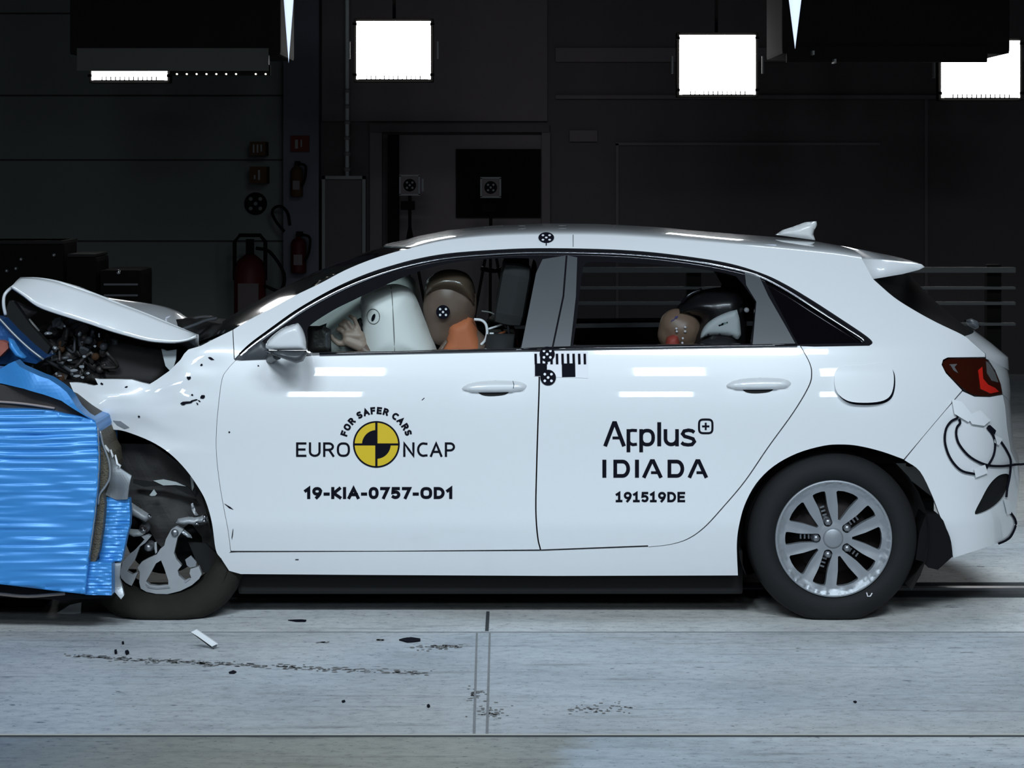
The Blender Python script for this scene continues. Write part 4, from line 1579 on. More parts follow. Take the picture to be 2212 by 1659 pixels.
def flat2(v):
    if v.z > c.z:
        k = (v.z - c.z) / .3
        return Vector((c.x + (v.x - c.x) * (1 - .25 * k), v.y + .20 * k, c.z + (v.z - c.z) * .7))
    if v.z < c.z - .02:
        k = (c.z - .02 - v.z) / .3
        v = Vector((c.x + (v.x - c.x) * (1 + .24 * k * k) + .012 * k * k, v.y - .05 * k * k + .04 * (1 - k), max(.004, v.z)))
    return v


prof = [(.205, .05), (.213, .02), (.225, .0), (.25, -.012), (.28, -.008), (.30, .01), (.315, .04), (.318, .07), (.318, .15), (.30, .19), (.25, .205), (.213, .20), (.205, .17)]
fw = lathe('tyre', prof, mat('dusty_tyre', (.026, .024, .020), .85, bump=.3, bscale=60, var=.2, spec=.2), None, (c.x, c.y, c.z), 'Y', 80, fn=flat2)
pA = [z3(*q) for q in ((700, 690), (770, 640), (840, 560), (800, 540), (720, 560), (760, 600), (640, 730), (560, 790), (490, 880), (462, 1000), (470, 1075), (530, 1135), (600, 1172), (640, 1090), (680, 1000), (610, 1030), (545, 990), (640, 850))]
pB = [z3(*q) for q in ((670, 950), (700, 1010), (690, 1130), (710, 1210), (780, 1250), (900, 1275), (1040, 1278), (1200, 1238), (1340, 1168), (1430, 1090), (1462, 1030), (1425, 935), (1325, 965), (1312, 1020), (1335, 1075), (1250, 1110), (1180, 1050), (1165, 985), (1215, 925), (1150, 850), (1120, 770), (1162, 580), (1235, 480), (1150, 440), (1085, 480), (1020, 600), (1000, 680), (950, 720), (905, 790), (800, 835), (720, 880))]
hB = [z3(*q) for q in ((960, 860), (895, 900), (850, 985), (775, 1120), (820, 1165), (920, 1180), (1050, 1165), (1050, 1110), (1000, 960))]


def fsurf(a, b):
    return P(a, b, fy + .012 + .00010 * (b - 1165) - .0001 * (a - 345))


bw = cp(panel('wheel', pB, 'alloy2', car, step=6, flange=.028, surf=fsurf, holes=(hB,)))
fw.parent = bw
panel('spoke_piece', pA, 'alloy2', bw, step=6, flange=.028, surf=lambda a, b: fsurf(a, b) + Vector((0, -.008, 0)))
for out, nm, m_ in (([z3(*q) for q in ((770, 1150), (830, 1185), (910, 1195), (1060, 1180), (1070, 1200), (900, 1215), (800, 1195))], 'rim_edge', 'alloy'),
                    ([z3(*q) for q in ((1250, 1115), (1315, 1072), (1325, 1085), (1262, 1135))], 'balance_weight', 'chrome'),
                    ([z3(*q) for q in ((1260, 850), (1330, 800), (1400, 880), (1390, 935), (1320, 950), (1280, 920))], 'hub_lump', 'alloy')):
    panel(nm, out, m_, bw, step=5, flange=.01, surf=lambda a, b: fsurf(a, b) + Vector((0, -.004, 0)))
for q in ((800, 705), (1130, 520), (735, 480)):
    w_ = P(*z3(*q), fy)
    lathe('lug_nut', [(0, -.006), (.010, -.006), (.014, 0), (.014, .04), (.02, .041), (.02, .06)], 'steel', bw, (w_.x, fy, w_.z), 'Y', 10)
lathe('brake_disc', [(0, .13), (.07, .13), (.075, .14), (.15, .14), (.15, .16)], 'dark', bw, (c.x, c.y, c.z), 'Y', 40)
# suspension and torn brackets in the arch
sus = [('strut_bracket', ((575, 200), (600, 150), (770, 260), (830, 300), (840, 330), (770, 385), (590, 300)), 'alloy2', .05),
       ('knuckle', ((1145, 400), (1170, 345), (1300, 320), (1380, 330), (1440, 320), (1480, 300), (1530, 320), (1535, 370), (1480, 395), (1420, 400), (1370, 420), (1300, 410), (1250, 420)), 'alloy2', .06),
       ('control_arm', ((1190, 470), (1250, 480), (1330, 545), (1345, 585), (1290, 580), (1200, 520)), 'foil', .07),
       ('tie_rod', ((1330, 160), (1355, 150), (1390, 250), (1420, 300), (1380, 320), (1340, 240)), 'alloy2', .09),
       ('torn_strip', ((560, 470), (700, 480), (770, 520), (720, 560), (620, 570), (555, 540)), 'rubble', .05),
       ('caliper', ((690, 440), (720, 420), (800, 470), (790, 510), (700, 480)), 'brake', .04),
       ('hub_fragment', ((880, 640), (905, 630), (912, 760), (890, 780), (880, 720)), 'alloy2', .05)]
for nm, out, m_, y in sus:
    cp(puff(nm, [z3(*q) for q in out], m_, car, y + .02, .03, .04, 9, step=5))
for q in ((1405, 405), (1495, 372), (818, 312), (1500, 320), (745, 486)):
    p_ = z3(*q)
    cp(puff('bolt_head', [(p_[0] + 4.5 * math.cos(a), p_[1] + 4.5 * math.sin(a)) for a in np.linspace(0, 6.28, 9)[:-1]], 'chrome', car, .045, .012, .01, 4, step=3))
house('wheel_house', P(262, 0, .2).x, P(0, 1160, .2).z, .425, .06, .40, -25, 182)
lin_ = [(236, 960), (330, 958), (400, 1010), (436, 1070), (452, 1120), (466, 1190), (488, 1236), (440, 1230), (436, 1160), (412, 1128), (384, 1150), (352, 1186), (338, 1172), (318, 1136), (286, 1108), (262, 1050)]
o = cp(slab('torn_liner', lin_, 'liner', car, .17, .012, step=9))
for v in o.data.vertices:
    v.co.y += .05 * noise.noise(v.co * 5) + .012 * noise.noise(v.co * 16)
# torn liner edge, white chips
cp(slab('liner_flap', [z2(*q) for q in ((1060, 500), (1200, 520), (1270, 505), (1400, 525), (1500, 560), (1560, 640), (1480, 610), (1380, 560), (1280, 550), (1150, 560), (1060, 530))], 'dark', car, .105, .01, step=10))
cp(slab('liner_flap', [z2(*q) for q in ((1220, 510), (1300, 500), (1400, 520), (1480, 555), (1400, 545), (1300, 548))], 'rubble', car, .10, .006, step=8))
cp(slab('plastic_chip', [z2(*q) for q in ((1190, 625), (1225, 580), (1250, 615), (1235, 630), (1205, 632))], 'rubble', car, .10, .006, step=6))
cp(slab('liner_flap', [z2(*q) for q in ((1515, 480), (1535, 470), (1545, 560), (1530, 590))], 'rubble', car, .14, .006, step=6))
cp(slab('liner_flap', [z2(*q) for q in ((1640, 1010), (1710, 1080), (1780, 1180), (1860, 1245), (1800, 1260), (1600, 1240), (1500, 1000))], 'dark', car, .12, .02, step=10))
# front scuff of the wing lip
for out in (((900, 1285), (960, 1290), (1030, 1340), (990, 1350), (930, 1320)),):
    cp(panel('wing_dent', [z1(*q) for q in out], mat('bare_metal_scuff', (.25, .27, .3), .5), car, step=5, flange=.002, surf=lambda a, b: solve(a, b, gfender, .003)))

# ---- marks thrown on the paint
marks = []


def mark(px, py, rx, ry, rot=0.0, jag=.35, sf=None, n=9):
    r = random.Random(int(px * 7 + py))
    o = []
    for k in range(n):
        a = 2 * math.pi * k / n
        s = 1 + r.uniform(-jag, jag)
        u, v = rx * math.cos(a) * s, ry * math.sin(a) * s
        o.append((px + u * math.cos(rot) - v * math.sin(rot), py + u * math.sin(rot) + v * math.cos(rot)))
    marks.append(([(sf or (lambda a, b: S(a, b, .0018)))(*q) for q in o]))


FS = lambda a, b: solve(a, b, gfender, .004)
for q in ((456, 774, 6, 2.5, .4), (435, 788, 2.5, 2.5, 0), (408, 817, 4, 4, .5), (300, 900, 2.5, 2.5, 0), (220, 829, 3, 2, .5), (272, 836, 4, 1.5, -.3),
          (402, 870, 11, 3, -.15), (418, 865, 9, 2, -.3), (438, 857, 6, 3.5, -.9), (415, 853, 2, 2, 0), (426, 872, 3, 1.5, 1), (396, 874, 5, 1.5, -.2), (430, 866, 4, 1.2, .6)):
    mark(*q, sf=FS)
for q in ((495, 934, 2.2, 2.2, 0), (558, 790, 2, 2, 0), (914, 862, 4, 1.2, -.7), (494, 1095, 12, 1.6, .62), (642, 1209, 4, 1.5, 0), (502, 1156, 1, 14, .1)):
    mark(*q)
for o in marks:
    cp(mesh('paint_chip', o, [tuple(range(len(o)))[::-1]], 'ink', car, smooth=False))


# ================================================================ lettering on the doors
def arc(cx, cy, rx, ry, a0, a1, n=10):
    return [(cx + rx * math.cos(math.radians(a0 + (a1 - a0) * k / n)), cy + ry * math.sin(math.radians(a0 + (a1 - a0) * k / n))) for k in range(n + 1)]


def sup(cx, cy, rx, ry, n=28, e=2.6):
    o = []
    for k in range(n + 1):
        a = 2 * math.pi * k / n
        c_, s_ = math.cos(a), math.sin(a)
        o.append((cx + rx * math.copysign(abs(c_) ** (2 / e), c_), cy + ry * math.copysign(abs(s_) ** (2 / e), s_)))
    return o


GL = {
    'E': (.56, [[(.56, 1), (0, 1), (0, 0), (.56, 0)], [(0, .51), (.5, .51)]]),
    'U': (.66, [[(0, 1), (0, .32)] + arc(.33, .32, .33, .32, 180, 360) + [(.66, .32), (.66, 1)]]),
    'R': (.62, [[(0, 0), (0, 1), (.32, 1)] + arc(.32, .74, .28, .26, 90, -90) + [(0, .48)], [(.34, .48), (.62, 0)]]),
    'O': (.76, [sup(.38, .5, .38, .5)]),
    'N': (.68, [[(0, 0), (0, 1), (.68, 0), (.68, 1)]]),
    'C': (.62, [[(.62, .97)] + arc(.40, .5, .40, .5, 72, 288, 16) + [(.62, .03)]]),
    'A': (.76, [[(0, 0), (.38, 1), (.76, 0)], [(.13, .32), (.63, .32)]]),
    'P': (.60, [[(0, 0), (0, 1), (.32, 1)] + arc(.32, .72, .28, .28, 90, -90) + [(0, .44)]]),
    'F': (.52, [[(.52, 1), (0, 1), (0, 0)], [(0, .5), (.46, .5)]]),
    'S': (.56, [[(.54, .93)] + arc(.27, .74, .26, .26, 60, 270, 10) + arc(.28, .25, .28, .25, 85, -120, 10) + [(.02, .07)]]),
    'D': (.68, [[(0, 0), (0, 1), (.28, 1)] + arc(.28, .5, .40, .5, 90, -90, 14) + [(0, 0), (0, .1)]]),
    'K': (.62, [[(0, 0), (0, 1)], [(.58, 1), (.08, .48), (.62, 0)]]),
    'I': (.0, [[(0, 0), (0, 1)]]),
    '1': (.30, [[(0, .76), (.26, 1), (.26, 0)]]),
    'l': (.46, [[(0, .82), (.24, 1), (.24, 0)], [(0, 0), (.46, 0)]]),
    '9': (.58, [sup(.29, .69, .29, .31, 22, 2.2), [(.58, .69), (.52, .40), (.36, .12), (.26, 0)]]),
    '0': (.60, [sup(.30, .5, .30, .5, 26, 2.4)]),
    '7': (.54, [[(0, 1), (.54, 1), (.18, 0)]]),
    '5': (.54, [[(.50, 1), (.06, 1), (.03, .56)] + arc(.25, .31, .29, .31, 120, -130, 14)]),
    '-': (.26, [[(0, .38), (.26, .38)]]),
}


def ribbon(name, strokes, m, parent, off=.0015, surf=None):
    """flat letter strokes [(polyline in pixels, width)] laid on the body surface"""
    sf = surf or (lambda a, b: S(a, b, off))
    vs_, fs_ = [], []
    for pl, wd in strokes:
        q = [np.array(pl[0], float)]
        for p_ in pl[1:]:
            p_ = np.array(p_, float)
            k = max(1, int(np.linalg.norm(p_ - q[-1]) / 12))
            a = q[-1]
            for j in range(1, k + 1):
                q.append(a + (p_ - a) * j / k)
        closed = np.linalg.norm(q[0] - q[-1]) < .01
        L_ = len(q)
        b = len(vs_)
        for i in range(L_):
            if closed:
                p0, p1, p2 = q[(i - 1) % (L_ - 1)], q[i], q[(i + 1) % (L_ - 1)]
            else:
                p0, p1, p2 = q[max(i - 1, 0)], q[i], q[min(i + 1, L_ - 1)]
            d1 = p1 - p0
            d2 = p2 - p1
            d1 = d1 / (np.linalg.norm(d1) or 1) if np.linalg.norm(d1) > 1e-9 else None
            d2 = d2 / (np.linalg.norm(d2) or 1) if np.linalg.norm(d2) > 1e-9 else None
            d1 = d2 if d1 is None else d1
            d2 = d1 if d2 is None else d2
            n1, n2 = np.array([-d1[1], d1[0]]), np.array([-d2[1], d2[0]])
            mm = n1 + n2
            ln = np.linalg.norm(mm)
            mm = mm / ln if ln > 1e-6 else n1
            k = min(1 / max(abs(mm @ n1), .2), 2.2)
            vs_ += [sf(*(p1 + mm * k * wd / 2)), sf(*(p1 - mm * k * wd / 2))]
        for i in range(L_ - 1):
            fs_.append((b + 2 * i, b + 2 * i + 1, b + 2 * i + 3, b + 2 * i + 2))
    return mesh(name, vs_, fs_, m, parent, smooth=False)


def cap(pl, e):
    """square stroke ends"""
    a = [np.array(p_, float) for p_ in pl]
    if np.linalg.norm(a[0] - a[-1]) < .01:
        return pl
    d0, d1_ = a[0] - a[1], a[-1] - a[-2]
    a[0] = a[0] + d0 / np.linalg.norm(d0) * e
    a[-1] = a[-1] + d1_ / np.linalg.norm(d1_) * e
    return [tuple(p_) for p_ in a]


def word(text, x0, x1, ytop, ybase, st, gap=.20):
    """strokes of a word set between two columns and two rows"""
    w = sum(GL[c_][0] for c_ in text)
    h = (ybase - ytop) - st
    # stroke width counted on both sides of every glyph
    tot = x1 - x0
    need = h * w + st * len(text)
    g = gap * h
    sc = (tot - st * len(text) - g * (len(text) - 1)) / (h * w)
    x = x0
    out = []
    for c_ in text:
        gw, sts = GL[c_]
        for s_ in sts:
            out.append((cap([(x + st / 2 + u * h * sc, ybase - st / 2 - v * h) for u, v in s_], st / 2), st))
        x += gw * h * sc + st + g
    return out


ribbon('lettering', word('EURO', 639.6, 756, 955.5, 987, 4.8), 'ink', d1)
ribbon('lettering', word('NCAP', 871, 983, 955.5, 987, 4.8), 'ink', d1)
txt = 'FOR SAFER CARS'
ws = [GL[c_][0] + .42 if c_ != ' ' else .48 for c_ in txt]
tot = sum(ws)
a0, a1 = 166.5, 14.5
ac = 0
sts = []
hh, st_ = 15.5 - 4.2, 4.2
for c_, w_ in zip(txt, ws):
    mid = a0 + (a1 - a0) * (ac + w_ / 2) / tot
    ac += w_
    if c_ == ' ':
        continue
    th = math.radians(mid)
    up = np.array([math.cos(th), -math.sin(th)])
    rt = np.array([math.sin(th), math.cos(th)])
    o0 = np.array([813.0, 960.0]) + up * 67.5
    gw = GL[c_][0]
    for s_ in GL[c_][1]:
        sts.append((cap([tuple(o0 + rt * ((u - gw / 2) * hh * 1.08) + up * v * hh) for u, v in s_], st_ / 2), st_))
ribbon('lettering', sts, 'ink', d1)
ribbon('lettering', word('19-KIA-0757-OD1', 657, 978, 1052, 1078, 6.8, .17), 'ink', d1)

# round emblem
EX, EY, ER = 813.0, 960.0, 50.5
vs_, fs_, mi = [], [], []


def sector(r0, r1, a0, a1, k, off, n=16):
    b = len(vs_)
    for i in range(n + 1):
        a = math.radians(a0 + (a1 - a0) * i / n)
        for r in (r0, r1):
            vs_.append(S(EX + r * math.cos(a), EY - r * math.sin(a), off))
    for i in range(n):
        fs_.append((b + 2 * i, b + 2 * i + 1, b + 2 * i + 3, b + 2 * i + 2))
        mi.append(k)


sector(0, ER - 2.5, 0, 360, 1, .0015, 60)
sector(ER - 3.6, ER, 0, 360, 0, .0019, 60)
sector(0, 31, 90, 180, 0, .0022)
sector(0, 31, 270, 360, 0, .0022)
for (x0, x1, y0, y1) in ((-2.4, 2.4, -ER, ER), (-ER, ER, -2.2, 2.2)):
    b = len(vs_)
    n = 10
    for i in range(n + 1):
        t = i / n
        if y1 - y0 > x1 - x0:
            vs_ += [S(EX + x0, EY + y0 + (y1 - y0) * t, .0025), S(EX + x1, EY + y0 + (y1 - y0) * t, .0025)]
        else:
            vs_ += [S(EX + x0 + (x1 - x0) * t, EY + y0, .0025), S(EX + x0 + (x1 - x0) * t, EY + y1, .0025)]
    for i in range(n):
        fs_.append((b + 2 * i, b + 2 * i + 1, b + 2 * i + 3, b + 2 * i + 2))
        mi.append(0)
mesh('emblem', vs_, fs_, ['ink', 'yellow'], d1, smooth=False, mi=mi)

# second door
W1 = 8.2
app = [([(1307, 964), (1326, 914), (1329, 914), (1348, 964)], 8.4), ([(1323, 946), (1340, 946)], 6),
       ([(1357.5, 977), (1357.5, 927)], 8), ([(1356, 931.5), (1365, 929.5), (1376, 930)], 6.5), ([(1357, 951), (1361, 958), (1367, 960.5), (1376, 959.5)], 6.5),
       ([(1385, 977), (1385, 927)], 8), (sup(1398, 945.2, 13, 15.2, 26, 2.4), 7.6),
       ([(1424, 912), (1424, 964)], 8.4),
       ([(1437.5, 927), (1437.5, 948)] + [(1437.5 + 12.5 * (1 - math.cos(a)) , 948 + 12 * math.sin(a)) for a in np.linspace(0, math.pi, 12)] + [(1462.5, 940), (1462.5, 927)], 7.8), ([(1462.5, 940), (1462.5, 964)], 7.8),
       ([(1500, 934), (1495, 930.5), (1487, 929.2), (1478, 931), (1474.5, 937), (1479, 942.5), (1488, 945), (1497, 948), (1500, 954), (1495, 960), (1486, 961), (1477, 959.5), (1472, 956)], 7.4),
       (sup(1524.5, 921, 14.5, 14.8, 36, 4.0), 4.6), ([(1524.5, 913), (1524.5, 929)], 4.2), ([(1516.5, 921), (1532.5, 921)], 4.2)]
ida = []
yT, yB = 993, 1032
for x in (1305.5, 1376):
    ida.append(([(x, yT), (x, yB)], 8.6))
for x0, x1 in ((1325, 1361), (1442, 1478)):
    hw, m_ = 8 / 2, (yT + yB) / 2
    ida.append(([(x0 + 20, yB - hw), (x0 + hw, yB - hw), (x0 + hw, yT + hw), (x0 + 20, yT + hw)] + [(x0 + 20 + (x1 - x0 - 20 - hw) * math.cos(a), m_ - (m_ - yT - hw) * math.sin(a)) for a in np.linspace(math.pi / 2, -math.pi / 2, 14)], 8))
for x0, x1 in ((1386.5, 1432), (1485, 1530)):
    xm = (x0 + x1) / 2
    ida.append(([(x0 + 4, yB), (xm - 2, yT + 3), (xm + 2, yT + 3), (x1 - 4, yB)], 8))
    ida.append(([(xm - 3, yB - 11), (xm + 14, yB - 11)], 6))
ribbon('lettering', app, 'ink', d2)
ribbon('lettering', ida, 'ink', d2)
ribbon('lettering', word('l9l5l9DE', 1330, 1480, 1062.5, 1085, 5.2, .17), 'ink', d2)

# scale sticker with two dotted discs across the door gap
q = [S(a, b, .0022) for a, b in ((1153, 760), (1270, 759), (1270, 817), (1153, 813))]
stk = cp(mesh('scale_sticker', q, [(0, 3, 2, 1)], 'white_vinyl', car, smooth=False))
bars = [([(x, 764), (x + .6, 787)], 5.4) for x in (1157, 1169, 1180, 1191, 1203, 1215, 1227, 1239, 1251, 1263)]
bars += [([(1168.5, 785), (1168.5, 812.5)], 26), ([(1228, 785), (1228.5, 814.5)], 29)]
ribbon('scale_bars', bars, 'ink', stk, off=.0032)
for (ex, ey, r) in ((1182, 765, 16.5), (1184, 815.5, 17)):
    o = five_dots('target_sticker', None, 1.0, car, thick=0, surf=lambda v, ex=ex, ey=ey, r=r: S(ex + v.x * r, ey - v.z * r, .005 + (.001 if v.y < -1e-4 else 0)))
    cp(o)
o = five_dots('target_sticker', None, 1.0, car, thick=0, surf=lambda v: S(1180 + v.x * 17, 513 - v.z * 11.5, .004 + (.002 if v.y < -1e-4 else 0)))
cp(o)
tube('sticker_tail', [S(1180, 524, .003), S(1180, 530, .003)], .002, 'ink', o, n=6, sm=1)
# roof seam
cp(tube('roof_seam', [S(1238, y, .001) for y in (507, 515, 523, 533)], .0012, 'satin', car, n=6, sm=1))
# two round stickers on the roof
for px, py in ((1127, .62), (1215, .55)):
    y = py
    x = (px - CX) / PPM * (CAM_D + y) / CAM_D
    best = min((v for r in [0] for v in bpy.data.objects['roof_panel'].data.vertices), key=lambda v: (v.co.x - x) ** 2 + (v.co.y - y) ** 2)
    cp(lathe('roof_sticker', [(0, 0.002), (.016, 0.002)], 'white_tape', car, (x, y, best.co.z + .004), 'Z', 20))


# ================================================================ cable taped to the rear bumper
cab = thing('cable', 'black sensor cable looped and taped on the rear bumper corner', 'cable', S(2100, 960))
bs = lambda a, b: S(a, b, .008)
loops = [[(2066, 893), (2069, 902), (2055, 910), (2044, 926), (2041, 952), (2048, 980), (2062, 1003), (2080, 1018), (2106, 1024)],
         [(2072, 905), (2074, 914), (2067, 924), (2066, 942), (2074, 963), (2097, 988), (2130, 1004), (2160, 1007), (2185, 1005), (2203, 1003)],
         [(2133, 924), (2145, 940), (2150, 958), (2147, 982), (2138, 1000), (2131, 1011)],
         [(2163, 955), (2174, 972), (2183, 992), (2183, 1012), (2181, 1030), (2176, 1055), (2174, 1074)],
         [(2183, 1107), (2193, 1122), (2194, 1136), (2184, 1158), (2172, 1168), (2158, 1174)]]
for i, lp in enumerate(loops):
    tube('cable_run', [bs(min(a, 2194), b) for a, b in lp], .0045, 'ink', cab, n=8)
tube('cable_run', [bs(2190, 1004), P(2206, 1003, .25), P(2235, 1006, .2), P(2262, 1060, .1), G(2290, 1370)], .0045, 'ink', cab, n=8)
for out in ([(2097, 895), (2104, 894), (2117, 899), (2115, 910), (2108, 908), (2110, 902), (2100, 900)], [(2133, 920), (2139, 918), (2152, 930), (2149, 939), (2136, 928)]):
    panel('tape_tie', out, 'ink', cab, step=5, flange=.002, surf=lambda a, b: S(a, b, .012))
for out in ([(2056, 862), (2078, 868), (2104, 900), (2092, 912), (2062, 894)], [(2088, 898), (2118, 886), (2140, 908), (2126, 920), (2100, 916)], [(2104, 1012), (2128, 1004), (2134, 1022), (2108, 1032)], [(2150, 940), (2166, 948), (2158, 962), (2148, 956)], [(2168, 1078), (2180, 1080), (2188, 1108), (2176, 1112)]):
    panel('tape_patch', out, 'white_tape', cab, step=7, flange=.002, surf=lambda a, b: S(a, b, .0135))
child_fix(cab)

# ================================================================ dummies
dm = thing('crash_test_dummy', 'brown driver dummy with orange neck cover leaning into the white airbag', 'dummy', (.05, .42, .46))
hp = lambda a, b, y=.42: P(a, b, y)
hips, chest, neck0 = Vector((.02, .42, .56)), Vector((-.10, .42, .86)), hp(1005, 735)
hc = hp(967, 668)
caps = [((.02, .33, .56), .12, (.02, .51, .56), .12), (hips, .125, chest, .14), (chest + Vector((0, -.12, .02)), .085, chest + Vector((0, .12, .02)), .085),
        (chest, .12, neck0, .066), (neck0, .062, hp(985, 700), .058),
        (hp(966, 640), .094, hp(974, 668), .092), (hp(960, 662), .088, hp(958, 715), .062), (hp(985, 650), .085, hp(1000, 670), .055),
        (chest + Vector((-.02, -.17, .02)), .06, Vector((-.38, .26, .80)), .042), (Vector((-.38, .26, .80)), .040, P(782, 752, .30), .028),
        (chest + Vector((-.02, .17, .02)), .06, Vector((-.38, .60, .80)), .042), (Vector((-.38, .60, .80)), .040, Vector((-.60, .58, .88)), .028),
        ((.0, .33, .55), .09, (-.46, .30, .58), .065), ((.0, .51, .55), .09, (-.46, .54, .58), .065),
        ((-.46, .30, .58), .06, (-.72, .30, .36), .042), ((-.46, .54, .58), .06, (-.72, .54, .36), .042),
        ((-.72, .30, .35), .042, (-.86, .30, .33), .035), ((-.72, .54, .35), .042, (-.86, .54, .33), .035)]
blob('body', caps, 'skin', dm, .013, 3)
# scalp cap
puff('scalp', cr([(917, 642), (919, 612), (934, 594), (958, 583), (988, 583), (1010, 592), (1022, 610), (1028, 640), (1026, 664), (1014, 650), (990, 636), (955, 630), (932, 634)], 4, closed=True), 'cap', dm, .42, .112, .112, 26, step=5)
# orange neck cover
puff('neck_cover', join([(938, 775), (962, 733), (966, 703)], cr([(966, 703), (975, 693), (998, 684), (1018, 682), (1028, 700), (1036, 725), (1048, 758)], 4), [(1056, 780)]), 'orange', dm, .415, .088, .09, 26, step=6)
o = five_dots('target_sticker', hp(957, 674, .42 - .0995), .0262, dm, thick=.003)
puff('collar', [(936, 770), (955, 742), (964, 732), (970, 738), (962, 752), (948, 776)], 'skin', dm, .37, .03, .03, 8, step=5)
# hand laid on the airbag side: palm, thumb and four fingers
HY_ = .30
fingers = [((748, 716), (741, 709), (736, 706)), ((757, 708), (748, 700), (742, 698)), ((766, 704), (758, 694), (752, 690)), ((776, 700), (768, 690), (763, 685))]
P2 = lambda q, y=HY_: P(q[0], q[1], y)
caps = [(P2((752, 736)), .024, P2((780, 748)), .026), (P2((750, 724)), .020, P2((776, 726)), .022), (P2((768, 714)), .016, P2((780, 735)), .02)]
caps += [(P2((750, 728)), .0095, P2((738, 715)), .0085), (P2((738, 715)), .0085, P2((730, 712), HY_ + .01), .0085),
         (P2((757, 722)), .0095, P2((744, 704)), .0085), (P2((744, 704)), .0085, P2((735, 701), HY_ + .012), .0085),
         (P2((766, 716)), .0095, P2((752, 696)), .0085), (P2((752, 696)), .0085, P2((743, 694), HY_ + .012), .0085),
         (P2((775, 712)), .0095, P2((765, 688)), .0085), (P2((765, 688)), .0085, P2((756, 683), HY_ + .012), .007),
         (P2((748, 742)), .0125, P2((732, 742)), .0115), (P2((732, 742)), .0115, P2((720, 733)), .0095), (P2((720, 733)), .0095, P2((716, 726)), .008)]
caps = [(a, r0, b, r1) for a, r0, b, r1 in caps]
blob('hand', caps, 'hand', dm, .0038, 1)
for o_ in dm.children:
    o_.location = -dm.location

# child dummy and seat in the rear
cs = thing('child_restraint', 'black child seat with white side wing in the rear of the car', 'child seat', P(1540, 900, .45))
CY = .42
shell = join(cr([(1448, 690), (1462, 664), (1476, 650), (1492, 637), (1520, 626), (1560, 620), (1590, 624), (1606, 640), (1612, 680), (1614, 750)], 4), cr([(1614, 770), (1600, 930), (1480, 940), (1430, 860)], 3), [(1472, 780), (1486, 745), (1500, 712), (1508, 690), (1494, 682), (1470, 680)])
puff('shell', shell, mat('black_seat_shell', (.014, .013, .014), .3, coat=.2), cs, CY, .14, .14, 40, step=9)
wing = join(cr([(1512, 730), (1516, 715), (1526, 700), (1545, 686), (1572, 674), (1592, 669)], 4), [(1598, 690), (1601, 724), (1593, 735)], cr([(1593, 735), (1580, 727), (1555, 724), (1530, 725), (1512, 732)], 3))
wg = puff('side_wing', wing, mat('white_seat_wing', (.55, .6, .6), .55), cs, CY - .145, .02, .02, 12, step=5)
puff('wing_print', [(1552, 702), (1560, 698), (1572, 695), (1572, 698), (1562, 702), (1553, 705)], mat('grey_print', (.2, .3, .3), .6), wg, CY - .1665, .001, .001, 2, step=4)
puff('side_pad', cr([(1510, 745), (1520, 732), (1555, 728), (1585, 735), (1600, 750), (1600, 780), (1510, 780)], 3, closed=True), 'seat', cs, CY - .12, .05, .05, 16, step=6)
puff('base', [(1440, 860), (1620, 860), (1640, 960), (1430, 960)], 'seat', cs, CY, .2, .2, 26, step=14)
tube('edge_highlight_trim', [P(1474, 654, CY - .04), P(1482, 643, CY - .05), P(1494, 634, CY - .05), P(1516, 625, CY - .05)], .006, 'gloss_black', cs)
q = P(1613, 670, CY - .1)
lathe('button', [(0, -.012), (.008, -.012), (.010, 0), (.010, .02), (0, .02)], 'white_vinyl', cs, (q.x, q.y, q.z), 'Y', 12)
for o_ in cs.children:
    o_.location = -cs.location

cd = thing('child_dummy', 'small brown child dummy with red collar in the rear child seat', 'dummy', P(1490, 930, CY))
yk = CY - .03
Q = lambda a, b, y=yk: P(a, b, y)
blob('body', [(Q(1462, 705), .072, Q(1472, 712), .078), (Q(1446, 722), .05, Q(1452, 730), .052), (Q(1475, 750), .045, Q(1500, 800), .075), (Q(1500, 800), .095, Q(1520, 900), .10),
              (Q(1510, 905), .06, Q(1390, 890), .05), (Q(1390, 890), .045, Q(1340, 960), .035), (Q(1500, 805, yk - .09), .04, Q(1440, 850, yk - .09), .03), (Q(1440, 850, yk - .09), .028, Q(1390, 830, yk - .07), .022),
              (Q(1500, 805, yk + .09), .04, Q(1440, 850, yk + .09), .03), (Q(1440, 850, yk + .09), .028, Q(1390, 830, yk + .07), .022)], mat('child_dummy_vinyl', (.24, .16, .11), .4), cd, .011, 3)
puff('collar', [(1436, 750), (1440, 728), (1456, 722), (1466, 726), (1470, 760), (1440, 765)], mat('red_cloth', (.42, .07, .05), .6), cd, yk - .06, .035, .03, 12, step=5)
puff('cap', cr([(1446, 692), (1456, 682), (1468, 678), (1466, 686), (1452, 697), (1444, 704)], 3, closed=True), mat('blue_cloth', (.06, .06, .2), .6), cd, yk - .03, .04, .05, 8, step=4)
for a, b in ((1461, 710), (1462, 716), (1480, 707), (1480, 716), (1475, 731), (1474, 741)):
    q = P(a, b, yk - .078 if b < 720 else yk - .1)
    lathe('dot_marker', [(0, -.003), (.0042, -.003), (.0042, .012), (0, .012)], 'white_vinyl', cd, (q.x, q.y, q.z), 'Y', 10)
for o_ in cd.children:
    o_.location = -cd.location

